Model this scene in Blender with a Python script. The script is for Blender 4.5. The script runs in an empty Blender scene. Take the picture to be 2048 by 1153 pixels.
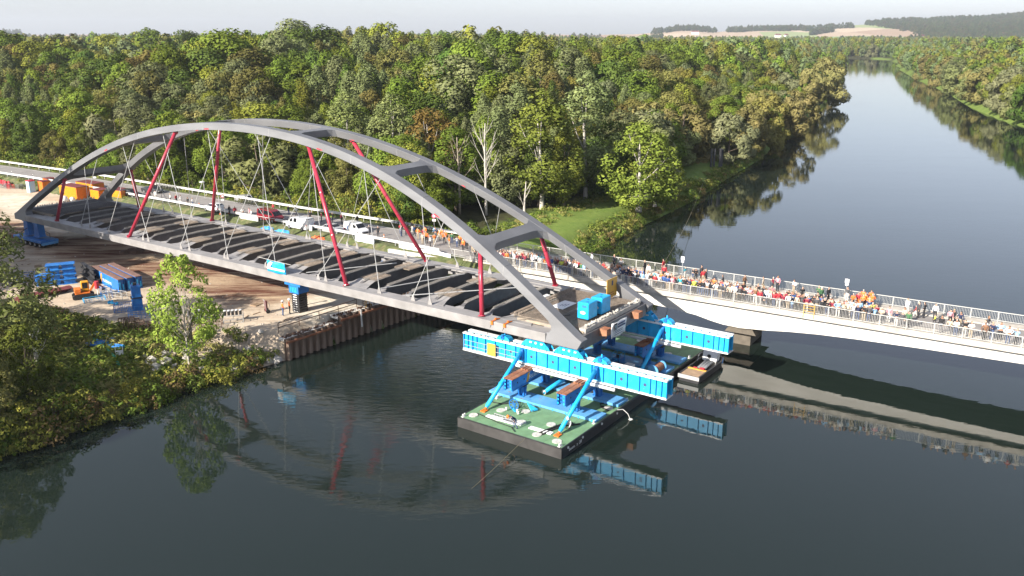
import bpy, bmesh, math, random
import numpy as np
from mathutils import Vector, Matrix, noise
R=random.Random(7); NR=np.random.default_rng(7)
sc=bpy.context.scene; COL=sc.collection
rad=math.radians
# ------------------------------------------------------------------ camera, sky, sun, exposure
cam=bpy.data.cameras.new('camera'); camo=bpy.data.objects.new('camera',cam); COL.objects.link(camo); sc.camera=camo
camo.location=(0,0,34); camo.rotation_euler=(rad(90-16.142),0,0)
cam.sensor_width=36; cam.lens=1750*36/2048; cam.clip_start=.5; cam.clip_end=30000
SUN_AZ=221.3; SUN_EL=28.0      # direction the sun stands in (math angle from +X) and its height
wd=bpy.data.worlds.new('World'); sc.world=wd; wd.use_nodes=True
nt=wd.node_tree; bg=nt.nodes['Background']; sky=nt.nodes.new('ShaderNodeTexSky')
sky.sky_type='NISHITA'; sky.sun_disc=False; sky.sun_elevation=rad(SUN_EL); sky.sun_rotation=rad(90-SUN_AZ)
sky.altitude=300; sky.air_density=1.0; sky.dust_density=.9; sky.ozone_density=1.2
hs_=nt.nodes.new('ShaderNodeHueSaturation'); hs_.inputs['Saturation'].default_value=.46; hs_.inputs['Value'].default_value=.82; nt.links.new(sky.outputs[0],hs_.inputs['Color'])
tn_=nt.nodes.new('ShaderNodeMix'); tn_.data_type='RGBA'; tn_.blend_type='MULTIPLY'; tn_.inputs[0].default_value=1; tn_.inputs[7].default_value=(.955,.985,1.10,1); nt.links.new(hs_.outputs[0],tn_.inputs[6])
nt.links.new(tn_.outputs[2],bg.inputs[0]); bg.inputs[1].default_value=.096
sl=bpy.data.lights.new('sun','SUN'); sl.energy=5.0; sl.angle=rad(.55); sl.color=(1,.93,.83)
so=bpy.data.objects.new('sun',sl); COL.objects.link(so); so.location=(-60,-50,80)
sd=Vector((math.cos(rad(SUN_AZ))*math.cos(rad(SUN_EL)),math.sin(rad(SUN_AZ))*math.cos(rad(SUN_EL)),math.sin(rad(SUN_EL))))
so.rotation_euler=sd.to_track_quat('Z','Y').to_euler()
sc.view_settings.view_transform='Standard'; sc.view_settings.look='None'; sc.view_settings.gamma=1; sc.view_settings.exposure=1.08
sc.view_settings.use_curve_mapping=False
sc.cycles.max_bounces=6; sc.cycles.diffuse_bounces=1; sc.cycles.glossy_bounces=3; sc.cycles.transmission_bounces=4
sc.cycles.caustics_reflective=False; sc.cycles.caustics_refractive=False; sc.cycles.use_adaptive_sampling=True; sc.cycles.adaptive_threshold=.02
sc.cycles.use_denoising=True
# ------------------------------------------------------------------ helpers
class MB:
    def __init__(s): s.v=[]; s.f=[]; s.m=[]
    def add(s,vs,fs,m=0):
        o=len(s.v); s.v.extend([tuple(v) for v in vs]); s.f.extend([tuple(i+o for i in f) for f in fs]); s.m.extend([m]*len(fs)); return s
    def box(s,c,d,rz=0,m=0,M=None):
        x,y,z=d[0]/2,d[1]/2,d[2]/2
        vs=[Vector((a,b,e)) for e in (-z,z) for a,b in ((-x,-y),(x,-y),(x,y),(-x,y))]
        if M is None: M=Matrix.Rotation(rz,3,'Z')
        c=Vector(c); return s.add([M@v+c for v in vs],[(0,3,2,1),(4,5,6,7),(0,1,5,4),(1,2,6,5),(2,3,7,6),(3,0,4,7)],m)
    def b2(s,a,b,m=0): return s.box([(a[i]+b[i])/2 for i in range(3)],[abs(b[i]-a[i]) for i in range(3)],0,m)
    def bar(s,p,q,w,h,up=(0,0,1),m=0,w2=None,h2=None):
        p=Vector(p);q=Vector(q);d=(q-p).normalized();x=d.cross(Vector(up))
        if x.length<1e-4: x=d.cross(Vector((1,0,0)))
        x.normalize(); u=x.cross(d); w2=w2 or w; h2=h2 or h
        vs=[p+x*a*w/2+u*b*h/2 for a,b in ((-1,-1),(1,-1),(1,1),(-1,1))]+[q+x*a*w2/2+u*b*h2/2 for a,b in ((-1,-1),(1,-1),(1,1),(-1,1))]
        return s.add(vs,[(0,1,2,3),(7,6,5,4),(0,4,5,1),(1,5,6,2),(2,6,7,3),(3,7,4,0)],m)
    def tube(s,p,q,r,n=8,r2=None,m=0):
        return s.path([p,q],[r,r if r2 is None else r2],n,m)
    def path(s,ps,rs,n=6,m=0):
        ps=[Vector(p) for p in ps]; k=len(ps)
        if not hasattr(rs,'__len__'): rs=[rs]*k
        vs=[]; x=None
        for i in range(k):
            d=(ps[min(i+1,k-1)]-ps[max(i-1,0)]).normalized()
            if x is None:
                x=d.cross(Vector((0,0,1)))
                if x.length<.05: x=d.cross(Vector((1,0,0)))
            x=(x-d*x.dot(d)).normalized(); u=d.cross(x)
            vs+=[ps[i]+(x*math.cos(2*math.pi*j/n)+u*math.sin(2*math.pi*j/n))*rs[i] for j in range(n)]
        fs=[(i*n+j,i*n+(j+1)%n,(i+1)*n+(j+1)%n,(i+1)*n+j) for i in range(k-1) for j in range(n)]
        fs+=[tuple(range(n-1,-1,-1)),tuple(range((k-1)*n,k*n))]
        return s.add(vs,fs,m)
    def ext(s,pts,d,m=0):
        """planar polygon (3d points) extruded by vector d"""
        n=len(pts); a=[Vector(p) for p in pts]; d=Vector(d)
        return s.add(a+[p+d for p in a],[tuple(range(n-1,-1,-1)),tuple(range(n,2*n))]+[(i,(i+1)%n,(i+1)%n+n,i+n) for i in range(n)],m)
    def ell(s,c,r,n=8,k=5,m=0):
        vs=[];c=Vector(c)
        for i in range(1,k):
            a=math.pi*i/k
            vs+=[c+Vector((r[0]*math.sin(a)*math.cos(2*math.pi*j/n),r[1]*math.sin(a)*math.sin(2*math.pi*j/n),r[2]*math.cos(a))) for j in range(n)]
        t=len(vs); vs+=[c+Vector((0,0,r[2])),c-Vector((0,0,r[2]))]
        fs=[(i*n+j,(i+1)*n+j,(i+1)*n+(j+1)%n,i*n+(j+1)%n) for i in range(k-2) for j in range(n)]
        fs+=[(t,j,(j+1)%n) for j in range(n)]+[(t+1,(k-2)*n+(j+1)%n,(k-2)*n+j) for j in range(n)]
        return s.add(vs,fs,m)
    def mesh(s,name,mats,smooth=False):
        me=bpy.data.meshes.new(name); me.from_pydata(s.v,[],s.f)
        for mm in (mats if isinstance(mats,(list,tuple)) else [mats]): me.materials.append(mm)
        if any(s.m): me.polygons.foreach_set('material_index',s.m)
        bm=bmesh.new(); bm.from_mesh(me); bmesh.ops.recalc_face_normals(bm,faces=bm.faces); bm.to_mesh(me); bm.free()
        if smooth: me.polygons.foreach_set('use_smooth',[True]*len(me.polygons))
        me.update(); return me
    def build(s,name,mats,parent=None,smooth=False,bev=0,label=None,loc=None,rz=0):
        o=link(name,s.mesh(name,mats,smooth),parent,loc,rz)
        if bev:
            b=o.modifiers.new('bevel','BEVEL'); b.width=bev; b.segments=1; b.limit_method='ANGLE'
        if label: o['label']=label
        return o
def link(name,data,parent=None,loc=None,rz=0):
    o=bpy.data.objects.new(name,data); COL.objects.link(o)
    if parent: o.parent=parent
    if loc is not None: o.location=loc
    if rz: o.rotation_euler=(0,0,rz)
    return o
def tag(o,label,cat,group=None):
    o['label']=label; o['category']=cat
    if group: o['group']=group
    return o
def thing(name,label,cat,loc=(0,0,0),rz=0,group=None):
    return tag(link(name,None,None,loc,rz),label,cat,group)
def struct(o,kind='structure'): o['kind']=kind; return o
def copy_tree(o,parent=None):
    c=o.copy(); COL.objects.link(c); c.parent=parent
    for ch in KIDS.get(o.name,[x for x in o.children]): copy_tree(ch,c)
    return c
KIDS={}
def dup(o,label,loc,rz=None,group=None):
    c=copy_tree(o); c.location=loc
    if rz is not None: c.rotation_euler=(0,0,rz)
    c['label']=label
    if group: c['group']=group
    return c
def text(name,body,size,mat,parent,M,ext=.004):
    cu=bpy.data.curves.new(name,'FONT'); cu.body=body; cu.size=size; cu.extrude=ext; cu.align_x='CENTER'; cu.align_y='CENTER'
    cu.resolution_u=2; cu.materials.append(mat)
    tmp=bpy.data.objects.new(name,cu); me=bpy.data.meshes.new_from_object(tmp); bpy.data.objects.remove(tmp); o=link(name,me,parent); o.matrix_local=M; return o
def frame(loc,xdir,ydir):
    x=Vector(xdir).normalized(); y=Vector(ydir).normalized(); z=x.cross(y)
    return Matrix(((x.x,y.x,z.x,loc[0]),(x.y,y.y,z.y,loc[1]),(x.z,y.z,z.z,loc[2]),(0,0,0,1)))
# ------------------------------------------------------------------ materials
def mat(name,col,rough=.6,metal=0,var=.0,scale=1.5,bump=0,bscale=None,spec=.5,col2=None,thr=(.45,.65),detail=5,stretch=None,coat=0,rust=None):
    m=bpy.data.materials.new(name); m.use_nodes=True; n=m.node_tree.nodes; l=m.node_tree.links
    p=n['Principled BSDF']; p.inputs['Roughness'].default_value=rough; p.inputs['Metallic'].default_value=metal
    p.inputs['Specular IOR Level'].default_value=spec; p.inputs['Coat Weight'].default_value=coat
    c=(*col,1); p.inputs['Base Color'].default_value=c; m.diffuse_color=c
    if var or col2 or bump or rust:
        tc=n.new('ShaderNodeTexCoord'); src=tc.outputs['Object']
        if stretch:
            mp=n.new('ShaderNodeMapping'); mp.inputs['Scale'].default_value=stretch; l.new(src,mp.inputs[0]); src=mp.outputs[0]
    out=None
    if col2:
        t=n.new('ShaderNodeTexNoise'); t.inputs['Scale'].default_value=scale; t.inputs['Detail'].default_value=detail; t.inputs['Roughness'].default_value=.6; l.new(src,t.inputs['Vector'])
        r=n.new('ShaderNodeValToRGB'); r.color_ramp.elements[0].position=thr[0]; r.color_ramp.elements[1].position=thr[1]
        r.color_ramp.elements[0].color=c; r.color_ramp.elements[1].color=(*col2,1); l.new(t.outputs['Fac'],r.inputs[0]); out=r.outputs[0]
    if var:
        t=n.new('ShaderNodeTexNoise'); t.inputs['Scale'].default_value=scale*2.3; t.inputs['Detail'].default_value=6; l.new(src,t.inputs['Vector'])
        mr=n.new('ShaderNodeMapRange'); mr.inputs[1].default_value=.3; mr.inputs[2].default_value=.7; mr.inputs[3].default_value=1-var; mr.inputs[4].default_value=1+var
        l.new(t.outputs['Fac'],mr.inputs[0])
        mx=n.new('ShaderNodeMix'); mx.data_type='RGBA'; mx.blend_type='MULTIPLY'; mx.inputs[0].default_value=1
        if out: l.new(out,mx.inputs[6])
        else: mx.inputs[6].default_value=c
        l.new(mr.outputs[0],mx.inputs[7]); out=mx.outputs[2]
    if rust:
        t=n.new('ShaderNodeTexNoise'); t.inputs['Scale'].default_value=rust[1]; t.inputs['Detail'].default_value=8; t.inputs['Roughness'].default_value=.7; l.new(src,t.inputs['Vector'])
        mr=n.new('ShaderNodeMapRange'); mr.inputs[1].default_value=rust[2]; mr.inputs[2].default_value=rust[2]+.06; l.new(t.outputs['Fac'],mr.inputs[0])
        mx=n.new('ShaderNodeMix'); mx.data_type='RGBA'; l.new(mr.outputs[0],mx.inputs[0])
        if out: l.new(out,mx.inputs[6])
        else: mx.inputs[6].default_value=c
        mx.inputs[7].default_value=(*rust[0],1); out=mx.outputs[2]
    if out: l.new(out,p.inputs['Base Color'])
    if bump:
        t=n.new('ShaderNodeTexNoise'); t.inputs['Scale'].default_value=bscale or scale*4; t.inputs['Detail'].default_value=5; l.new(src,t.inputs['Vector'])
        b=n.new('ShaderNodeBump'); b.inputs['Strength'].default_value=bump; b.inputs['Distance'].default_value=.1; l.new(t.outputs['Fac'],b.inputs['Height']); l.new(b.outputs[0],p.inputs['Normal'])
    return m
M={}
M['arch']=mat('grey_arch_paint',(.165,.166,.172),.45,0,.16,.16,stretch=(1,.5,2.0))
M['splice']=mat('primer_grey',(.24,.24,.24),.6)
M['chord']=mat('light_grey_chord_paint',(.285,.272,.264),.5,0,.18,.3)
M['beamgrey']=mat('dark_grey_steel',(.115,.11,.112),.55,0,.2,.6)
M['stud']=mat('bare_steel',(.34,.32,.29),.6,.2,.2,2)
M['rebar']=mat('rusty_rebar',(.29,.235,.185),.8,0,.3,1.5)
M['pierconc']=mat('shade_toned_concrete',(.13,.11,.085),.85,0,.25,.6,.3)  # pier concrete, with the shade under the bridge put into its dark brown colour
M['concrete']=mat('concrete',(.46,.43,.38),.85,0,.16,.8,.3)
M['concrete_light']=mat('light_concrete',(.70,.67,.61),.85,0,.10,.3,.15,None,.3,col2=(.60,.56,.50),thr=(.5,.75),stretch=(.35,1,1.6))
M['kerbconc']=mat('weathered_concrete',(.50,.46,.40),.85,0,.2,.5,.3,col2=(.33,.30,.26),thr=(.5,.75))
M['plywood']=mat('plywood',(.36,.29,.21),.8,0,.2,.5,col2=(.25,.23,.21))
M['red']=mat('red_prop_paint',(.40,.035,.065),.32,0,.08,.5)
M['sky_blue']=mat('light_blue_paint',(.012,.40,.78),.45,0,.13,.7,col2=(.07,.46,.78),thr=(.5,.8),rust=((.16,.20,.24),1.6,.64))
M['blue']=mat('blue_paint',(.014,.15,.48),.45,0,.2,.6,col2=(.03,.21,.55),rust=((.14,.09,.07),1.8,.66))
M['blue_faded']=mat('faded_blue_paint',(.12,.36,.66),.6,0,.18,.5,col2=(.06,.28,.62),rust=((.26,.25,.22),1.2,.60))
M['white']=mat('white_paint',(.80,.80,.79),.5,0,.04,.6)
M['white_dirty']=mat('dirty_white',(.72,.71,.68),.6,0,.1,1.2)
M['rusttop']=mat('rust_brown',(.26,.10,.05),.75,0,.25,.8,col2=(.36,.17,.09))
M['girdertop']=mat('dull_brown_flange',(.20,.115,.09),.8,0,.25,.8)
M['hatchwhite']=mat('worn_white',(.52,.51,.47),.7,0,.2,2)
M['rust_dark']=mat('dark_rust',(.10,.055,.035),.8,0,.3,1)
M['black']=mat('black_rubber',(.016,.016,.017),.7)
M['blacksteel']=mat('black_steel',(.035,.035,.038),.5,0,.2,1)
M['hull']=mat('black_hull',(.022,.022,.023),.45,0,.3,.5,col2=(.06,.055,.05),thr=(.5,.8))
M['hullgrey']=mat('grey_bow_plate',(.05,.047,.045),.6,0,.35,.4)
M['deckgreen']=mat('green_deck_paint',(.155,.285,.15),.7,0,.22,.35,col2=(.34,.27,.14),thr=(.52,.70),rust=((.40,.38,.33),.9,.66))
M['yellow']=mat('yellow_container',(.66,.30,.012),.5,0,.08,.8)
M['orange']=mat('orange_paint',(.70,.17,.02),.5,0,.1,.8)
M['yellowpanel']=mat('yellow_board',(.62,.36,.06),.5,0,.05,.5)
M['maroon']=mat('maroon_steel',(.16,.035,.035),.7,0,.2,.7)
M['redplastic']=mat('red_plastic',(.50,.035,.05),.5)
M['lightblue']=mat('pale_blue',(.30,.55,.75),.5)
M['pale']=mat('pale_blue_white',(.62,.76,.80),.6)
M['navytext']=mat('navy_print',(.05,.06,.15),.6)
M['grey']=mat('grey_metal',(.30,.31,.32),.45,.4,.1,1)
M['galv']=mat('galvanised',(.46,.46,.45),.5,.2,.06,1)
M['railing']=mat('galvanised_railing',(.56,.55,.51),.55,.05,.06,1)
M['rope']=mat('rope',(.20,.175,.11),.8)
M['pile']=mat('rusty_sheet_pile',(.175,.115,.08),.75,0,.35,.5,.4,3,stretch=(1,1,.25),col2=(.27,.22,.18),thr=(.5,.72))
M['rock']=mat('pale_rock',(.46,.43,.38),.85,0,.2,1,.4)
M['rock2']=mat('brown_rock',(.30,.25,.19),.85,0,.25,1,.4)
M['bark']=mat('bark',(.15,.115,.085),.9,0,.25,2,.4,stretch=(1,1,.3))
M['birch']=mat('pale_bark',(.50,.46,.40),.85,0,.2,2)
M['wood']=mat('weathered_wood',(.36,.25,.16),.8,0,.2,1)
M['glass']=mat('dark_glass',(.015,.018,.02),.06,0,spec=.8)
M['tyre']=mat('tyre',(.02,.02,.02),.8)
M['rim']=mat('rim',(.45,.45,.46),.35,.7)
M['lamp']=mat('lamp_glass',(.75,.75,.72),.2)
M['tail']=mat('tail_lamp',(.45,.02,.02),.25)
M['blueplastic']=mat('blue_tarp',(.06,.35,.72),.5,0,.15,2)
M['orangefabric']=mat('orange_tarp',(.80,.16,.05),.5,0,.15,2)
M['green_net']=mat('green_silt_curtain',(.02,.26,.15),.5)
M['signpink']=mat('red_sign_face',(.62,.06,.16),.5)
M['skin']=mat('skin',(.52,.31,.22),.6)
M['hivis']=mat('orange_hi_vis',(.90,.20,.03),.6)
# ------------------------------------------------------------------ the setting: land, water, hills, road
LB=[(-330,-330),(-140,-60),(-75,25),(-55,50),(-42.9,66.5),(-40.4,69.8),(-37.8,72.8),(-34.9,76.7),(-32.3,81.6),(-28.6,85),(-26.6,87.1),(-24.6,89.1),(-11.9,105.3),(-4,115.2),(14.5,140.1),(20,151.4),(30.1,169.3),(40.9,188.6),(52,212.5),(70.2,248.1),(90.3,297.2),(110.2,338.7),(161.5,467.8),(294.7,796.2),(420,1130),(430,1210),(380,1300),(250,1400),(0,1500)]
RB=[(190,-330),(165,-50),(160,100),(176,250),(195.9,338.7),(203.2,369.5),(223.6,434.9),(258.4,527.5),(285.2,604.3),(324.2,722.9),(392.4,911.4),(500,1180),(535,1290),(520,1370),(420,1460),(200,1580),(0,1660)]
def seg_dist(P,poly):
    P=np.asarray(P,float); best=np.full(len(P),1e9)
    for a,b in zip(poly[:-1],poly[1:]):
        a=np.array(a,float); b=np.array(b,float); ab=b-a
        t=np.clip(((P-a)@ab)/(ab@ab),0,1); d=np.hypot(*(P-(a+t[:,None]*ab)).T); best=np.minimum(best,d)
    return best
def inside(P,poly):
    P=np.asarray(P,float); x,y=P[:,0],P[:,1]; r=np.zeros(len(P),bool)
    for (x0,y0),(x1,y1) in zip(poly,poly[1:]+poly[:1]):
        if y0==y1: continue
        c=((y0>y)!=(y1>y))&(x<(x1-x0)*(y-y0)/(y1-y0)+x0); r^=c
    return r
RIVER=LB+RB[::-1]
QUAY=[(-24.6,89.1),(-11.9,105.3),(-4,115.2)]
YARD=[(-23.5,90.0),(-11.0,106.0),(-3.0,116.0),(-8,122),(-25,133.0),(-44,145),(-64,157.5),(-98,180),(-150,215),(-170,180),(-110,130),(-70,107.5),(-63.6,104.1),(-59.9,102),(-55.3,98.9),(-50.2,95.6),(-46.7,94.2),(-41.6,91.5),(-38,90.7),(-34.9,90.2),(-30.6,91.2),(-26.8,89.8)]
ROADC=[(75,65.5),(52,82),(2.7,111.8),(-7,119.5),(-24,134.5),(-41,147.5),(-58,160),(-90,182.5),(-125,205),(-200,252),(-330,330),(-600,480)]
def sst(a,b,x): t=np.clip((x-a)/(b-a),0,1); return t*t*(3-2*t)
def land_h(P):
    P=np.asarray(P,float); ins=inside(P,RIVER); dl=seg_dist(P,LB); dr=seg_dist(P,RB); d=np.minimum(dl,dr)
    nz=np.sin(P[:,0]*.31+1.3)*np.cos(P[:,1]*.27)*.12+np.sin(P[:,0]*.11+P[:,1]*.17)*.15
    wid=np.where((P[:,1]<90)&(P[:,0]<-24),11.0,np.where(P[:,1]>118,5.0,7.0))
    near_q=seg_dist(P,QUAY); al=(P[:,0]+24.6)*.617+(P[:,1]-89.1)*.787; near_q=np.where(al<.4,99,near_q)
    h=np.where(ins,-3.0*sst(0,5,d)-.05,.35*sst(0,.8,d)+2.65*sst(0,1,d/wid)+nz*sst(4,14,d))
    h=np.where((near_q<1.6)&~ins,np.where(near_q<.8,-2.5,2.97),h)
    y=inside(P,YARD); h=np.where(y&~ins&(near_q>=.8),2.98+nz*.25,h)
    # fall away far off so that the hills carry the skyline
    return h
def axis(lo,hi,flo,fhi,st,g=1.032):
    a=list(np.arange(flo,fhi,st)); s=st; x=flo; L=[]
    while x>lo: s=min(s*g,260); x-=s; L.append(x)
    s=st; x=a[-1]; H=[]
    while x<hi: s=min(s*g,260); x+=s; H.append(x)
    return np.array(L[::-1]+a+H)
gx=axis(-9000,9000,-74,62,1.15); gy=axis(-700,11000,56,205,1.15)
GX,GY=np.meshgrid(gx,gy); GP=np.stack([GX.ravel(),GY.ravel()],1); GH=land_h(GP)
nx,ny=len(gx),len(gy); idx=np.arange(nx*ny).reshape(ny,nx)
fc=np.stack([idx[:-1,:-1],idx[:-1,1:],idx[1:,1:],idx[1:,:-1]],-1).reshape(-1,4)
gm=bpy.data.meshes.new('ground'); gm.from_pydata(np.column_stack([GP,GH]).tolist(),[],fc.tolist())
def fattr(me,name,vals):
    a=me.attributes.new(name,'FLOAT','POINT'); a.data.foreach_set('value',np.asarray(vals,np.float32))
dy=np.where(inside(GP,YARD),1.0,0.0); ey=seg_dist(GP,YARD+YARD[:1]); dirt=.5+np.clip(ey/2.4,0,1)*.5*np.where(dy>0,1,-1)
rdd=seg_dist(GP,ROADC); dl=seg_dist(GP,LB)
grass=np.maximum(sst(26,9,rdd)*.9,np.where((GP[:,1]>116)&(GP[:,1]<700),sst(24,9,dl),0)); grass=np.maximum(grass,np.where((GP[:,1]<100),.55,0))
grass=np.maximum(grass,np.where((GP[:,1]>150),sst(7,3,seg_dist(GP,RB)),0))
grass=np.where(GP[:,1]>2500,.8,grass)
# sandy cutting and bare soil beside the end of the quay
cut=sst(7.5,2.0,np.hypot(GP[:,0]+27.5,GP[:,1]-88.6)); dirt=np.maximum(dirt,cut); dirt=np.maximum(dirt,sst(3.2,1.0,seg_dist(GP,[(-29,89.5),(-36,88.6),(-42,89.4)]))*.9)
fattr(gm,'dirt',dirt); fattr(gm,'grass',grass)
# where dark red-brown mud was driven across the yard, and where the sand is pale and dry
mud=.82*sst(11,2,seg_dist(GP,[(-31,106),(-52,120),(-85,143)])); pale=np.maximum(sst(9,2,np.hypot((GP[:,0]+20)/1.2,GP[:,1]-99)),sst(8,1,seg_dist(GP,[(-70,140),(-100,172)]))*.7)
fattr(gm,'mud',mud); fattr(gm,'pale',pale)
gm.polygons.foreach_set('use_smooth',[True]*len(gm.polygons))
def N(m,t,**k):
    n=m.node_tree.nodes.new(t)
    for a,b in k.items(): setattr(n,a,b)
    return n
def gmat():
    m=bpy.data.materials.new('ground_cover'); m.use_nodes=True; l=m.node_tree.links; p=m.node_tree.nodes['Principled BSDF']; p.inputs['Roughness'].default_value=.95; p.inputs['Specular IOR Level'].default_value=.15
    tc=N(m,'ShaderNodeTexCoord').outputs['Object']
    def nz(s,d=6,vec=tc,r=.6):
        t=N(m,'ShaderNodeTexNoise'); t.inputs['Scale'].default_value=s; t.inputs['Detail'].default_value=d; t.inputs['Roughness'].default_value=r; l.new(vec,t.inputs['Vector']); return t.outputs['Fac']
    def ramp(f,a,b,ca,cb):
        r=N(m,'ShaderNodeValToRGB'); e=r.color_ramp.elements; e[0].position=a; e[1].position=b; e[0].color=(*ca,1); e[1].color=(*cb,1); l.new(f,r.inputs[0]); return r.outputs[0]
    def at(n): t=N(m,'ShaderNodeAttribute'); t.attribute_name=n; return t.outputs['Fac']
    def mth(op,a,b):
        t=N(m,'ShaderNodeMath',operation=op)
        for i,v in enumerate((a,b)):
            if isinstance(v,(int,float)): t.inputs[i].default_value=v
            else: l.new(v,t.inputs[i])
        return t.outputs[0]
    def mix(f,a,b):
        t=N(m,'ShaderNodeMix',data_type='RGBA'); l.new(f,t.inputs[0]); l.new(a,t.inputs[6]); l.new(b,t.inputs[7]); return t.outputs[2]
    def edge(f,w,s): # attribute broken up by noise
        r=N(m,'ShaderNodeMapRange'); r.inputs[1].default_value=.5-w; r.inputs[2].default_value=.5+w
        l.new(mth('ADD',f,mth('MULTIPLY',mth('SUBTRACT',nz(s),.5),.9)),r.inputs[0]); return r.outputs[0]
    mp=N(m,'ShaderNodeMapping'); mp.inputs['Rotation'].default_value=(0,0,rad(-144)); mp.inputs['Scale'].default_value=(.16,1,1); l.new(tc,mp.inputs[0])
    st=nz(.55,7,mp.outputs[0],.68)
    wood=ramp(nz(.5),.35,.7,(.030,.034,.014),(.075,.07,.03))
    gr=mix(nz(.9),ramp(nz(.23),.35,.65,(.12,.20,.035),(.22,.28,.06)),ramp(nz(2.5),.3,.7,(.08,.14,.026),(.18,.22,.06)))
    dry=ramp(st,.35,.72,(.42,.33,.24),(.64,.54,.41))
    mudc=ramp(st,.40,.64,(.13,.05,.032),(.52,.39,.26))
    palec=ramp(nz(.6),.3,.7,(.56,.47,.35),(.74,.68,.57))
    d=mix(edge(at('mud'),.22,.25),dry,mudc); d=mix(edge(at('pale'),.25,.5),d,palec)
    c=mix(edge(at('grass'),.25,.35),wood,gr); c=mix(edge(at('dirt'),.12,.6),c,d)
    l.new(c,p.inputs['Base Color'])
    b=N(m,'ShaderNodeBump'); b.inputs['Strength'].default_value=.5; b.inputs['Distance'].default_value=.25; l.new(nz(1.4,7),b.inputs['Height']); l.new(b.outputs[0],p.inputs['Normal'])
    return m
M['ground']=gmat(); gm.materials.append(M['ground']); struct(link('ground',gm))
# --- river
def wmat():
    m=bpy.data.materials.new('river_water'); m.use_nodes=True; l=m.node_tree.links; p=m.node_tree.nodes['Principled BSDF']
    p.inputs['Base Color'].default_value=(.011,.018,.0145,1); p.inputs['Roughness'].default_value=.02; p.inputs['IOR'].default_value=1.33; p.inputs['Specular IOR Level'].default_value=.95
    tc=N(m,'ShaderNodeTexCoord').outputs['Object']
    def nz(s,st,d=3):
        mp=N(m,'ShaderNodeMapping'); mp.inputs['Scale'].default_value=st; mp.inputs['Rotation'].default_value=(0,0,rad(35)); l.new(tc,mp.inputs[0])
        t=N(m,'ShaderNodeTexNoise'); t.inputs['Scale'].default_value=s; t.inputs['Detail'].default_value=d; l.new(mp.outputs[0],t.inputs['Vector']); return t.outputs['Fac']
    def disc(x,y,r0,r1,sx=1,rot=0):
        mp=N(m,'ShaderNodeMapping',vector_type='TEXTURE'); mp.inputs['Location'].default_value=(x,y,0); mp.inputs['Rotation'].default_value=(0,0,rot); mp.inputs['Scale'].default_value=(sx,1,1); l.new(tc,mp.inputs[0])
        v=N(m,'ShaderNodeVectorMath',operation='LENGTH'); l.new(mp.outputs[0],v.inputs[0])
        r=N(m,'ShaderNodeMapRange',interpolation_type='SMOOTHSTEP'); r.inputs[1].default_value=r1; r.inputs[2].default_value=r0; l.new(v.outputs['Value'],r.inputs[0]); return r.outputs[0]
    def mth(op,a,b):
        t=N(m,'ShaderNodeMath',operation=op)
        for i,v in enumerate((a,b)):
            if isinstance(v,(int,float)): t.inputs[i].default_value=v
            else: l.new(v,t.inputs[i])
        return t.outputs[0]
    calm=mth('MULTIPLY',nz(.55,(1,1.8,1)),.007)
    # the pushed barge stirs the water between quay and barge
    wake=mth('ADD',mth('MULTIPLY',disc(-8,84,3,15,1.3,rad(55)),.085),mth('MULTIPLY',disc(-4,66,4,20,1.3,rad(150)),.012))
    patch=mth('MULTIPLY',nz(.035,(1,2.2,1)),.02)
    h=mth('ADD',mth('ADD',calm,patch),mth('MULTIPLY',nz(1.1,(.55,1.6,1),4),wake))
    b=N(m,'ShaderNodeBump'); b.inputs['Strength'].default_value=1; b.inputs['Distance'].default_value=1; l.new(h,b.inputs['Height']); l.new(b.outputs[0],p.inputs['Normal'])
    return m
M['water']=wmat()
w=MB(); w.add([(-340,-340,0),(900,-340,0),(900,1720,0),(-340,1720,0)],[(0,1,2,3)]); struct(w.build('river_water',M['water']))
# --- far hills
SKY=[(-600,66),(-200,65),(0,67),(60,68),(300,70),(900,70),(1250,69),(1330,60),(1360,60),(1400,64),(1430,62),(1560,59),(1680,50),(1760,46),(1880,43),(1960,36),(2010,35),(2060,40),(2300,52),(2700,58)]
def sky_y(px): return np.interp(px,[a for a,_ in SKY],[b for _,b in SKY])
def hill_z(px,dist):
    ridge=34+(70-sky_y(px))/1750*4600*1.03-2
    u=np.clip((dist-2700)/1900,0,1); base=3*(1-u); return base+(ridge)*(u**1.15)*(1-.25*np.clip((dist-4600)/3000,0,1))+np.sin(px*.05+dist*.002)*1.5*u
hp=np.arange(-600,2720,14.0); hd=np.array([2600,2800,3000,3200,3400,3600,3800,4000,4200,4400,4600,5000,5600,6600])
HX,HD=np.meshgrid(hp,hd); ang=(HX-1024)/1750/.9606; hz=hill_z(HX,HD)
hv=np.column_stack([(ang*HD).ravel(),HD.ravel(),hz.ravel()]); idx=np.arange(hv.shape[0]).reshape(HX.shape)
hm=bpy.data.meshes.new('hills'); hm.from_pydata(hv.tolist(),[],np.stack([idx[:-1,:-1],idx[:-1,1:],idx[1:,1:],idx[1:,:-1]],-1).reshape(-1,4).tolist())
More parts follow.
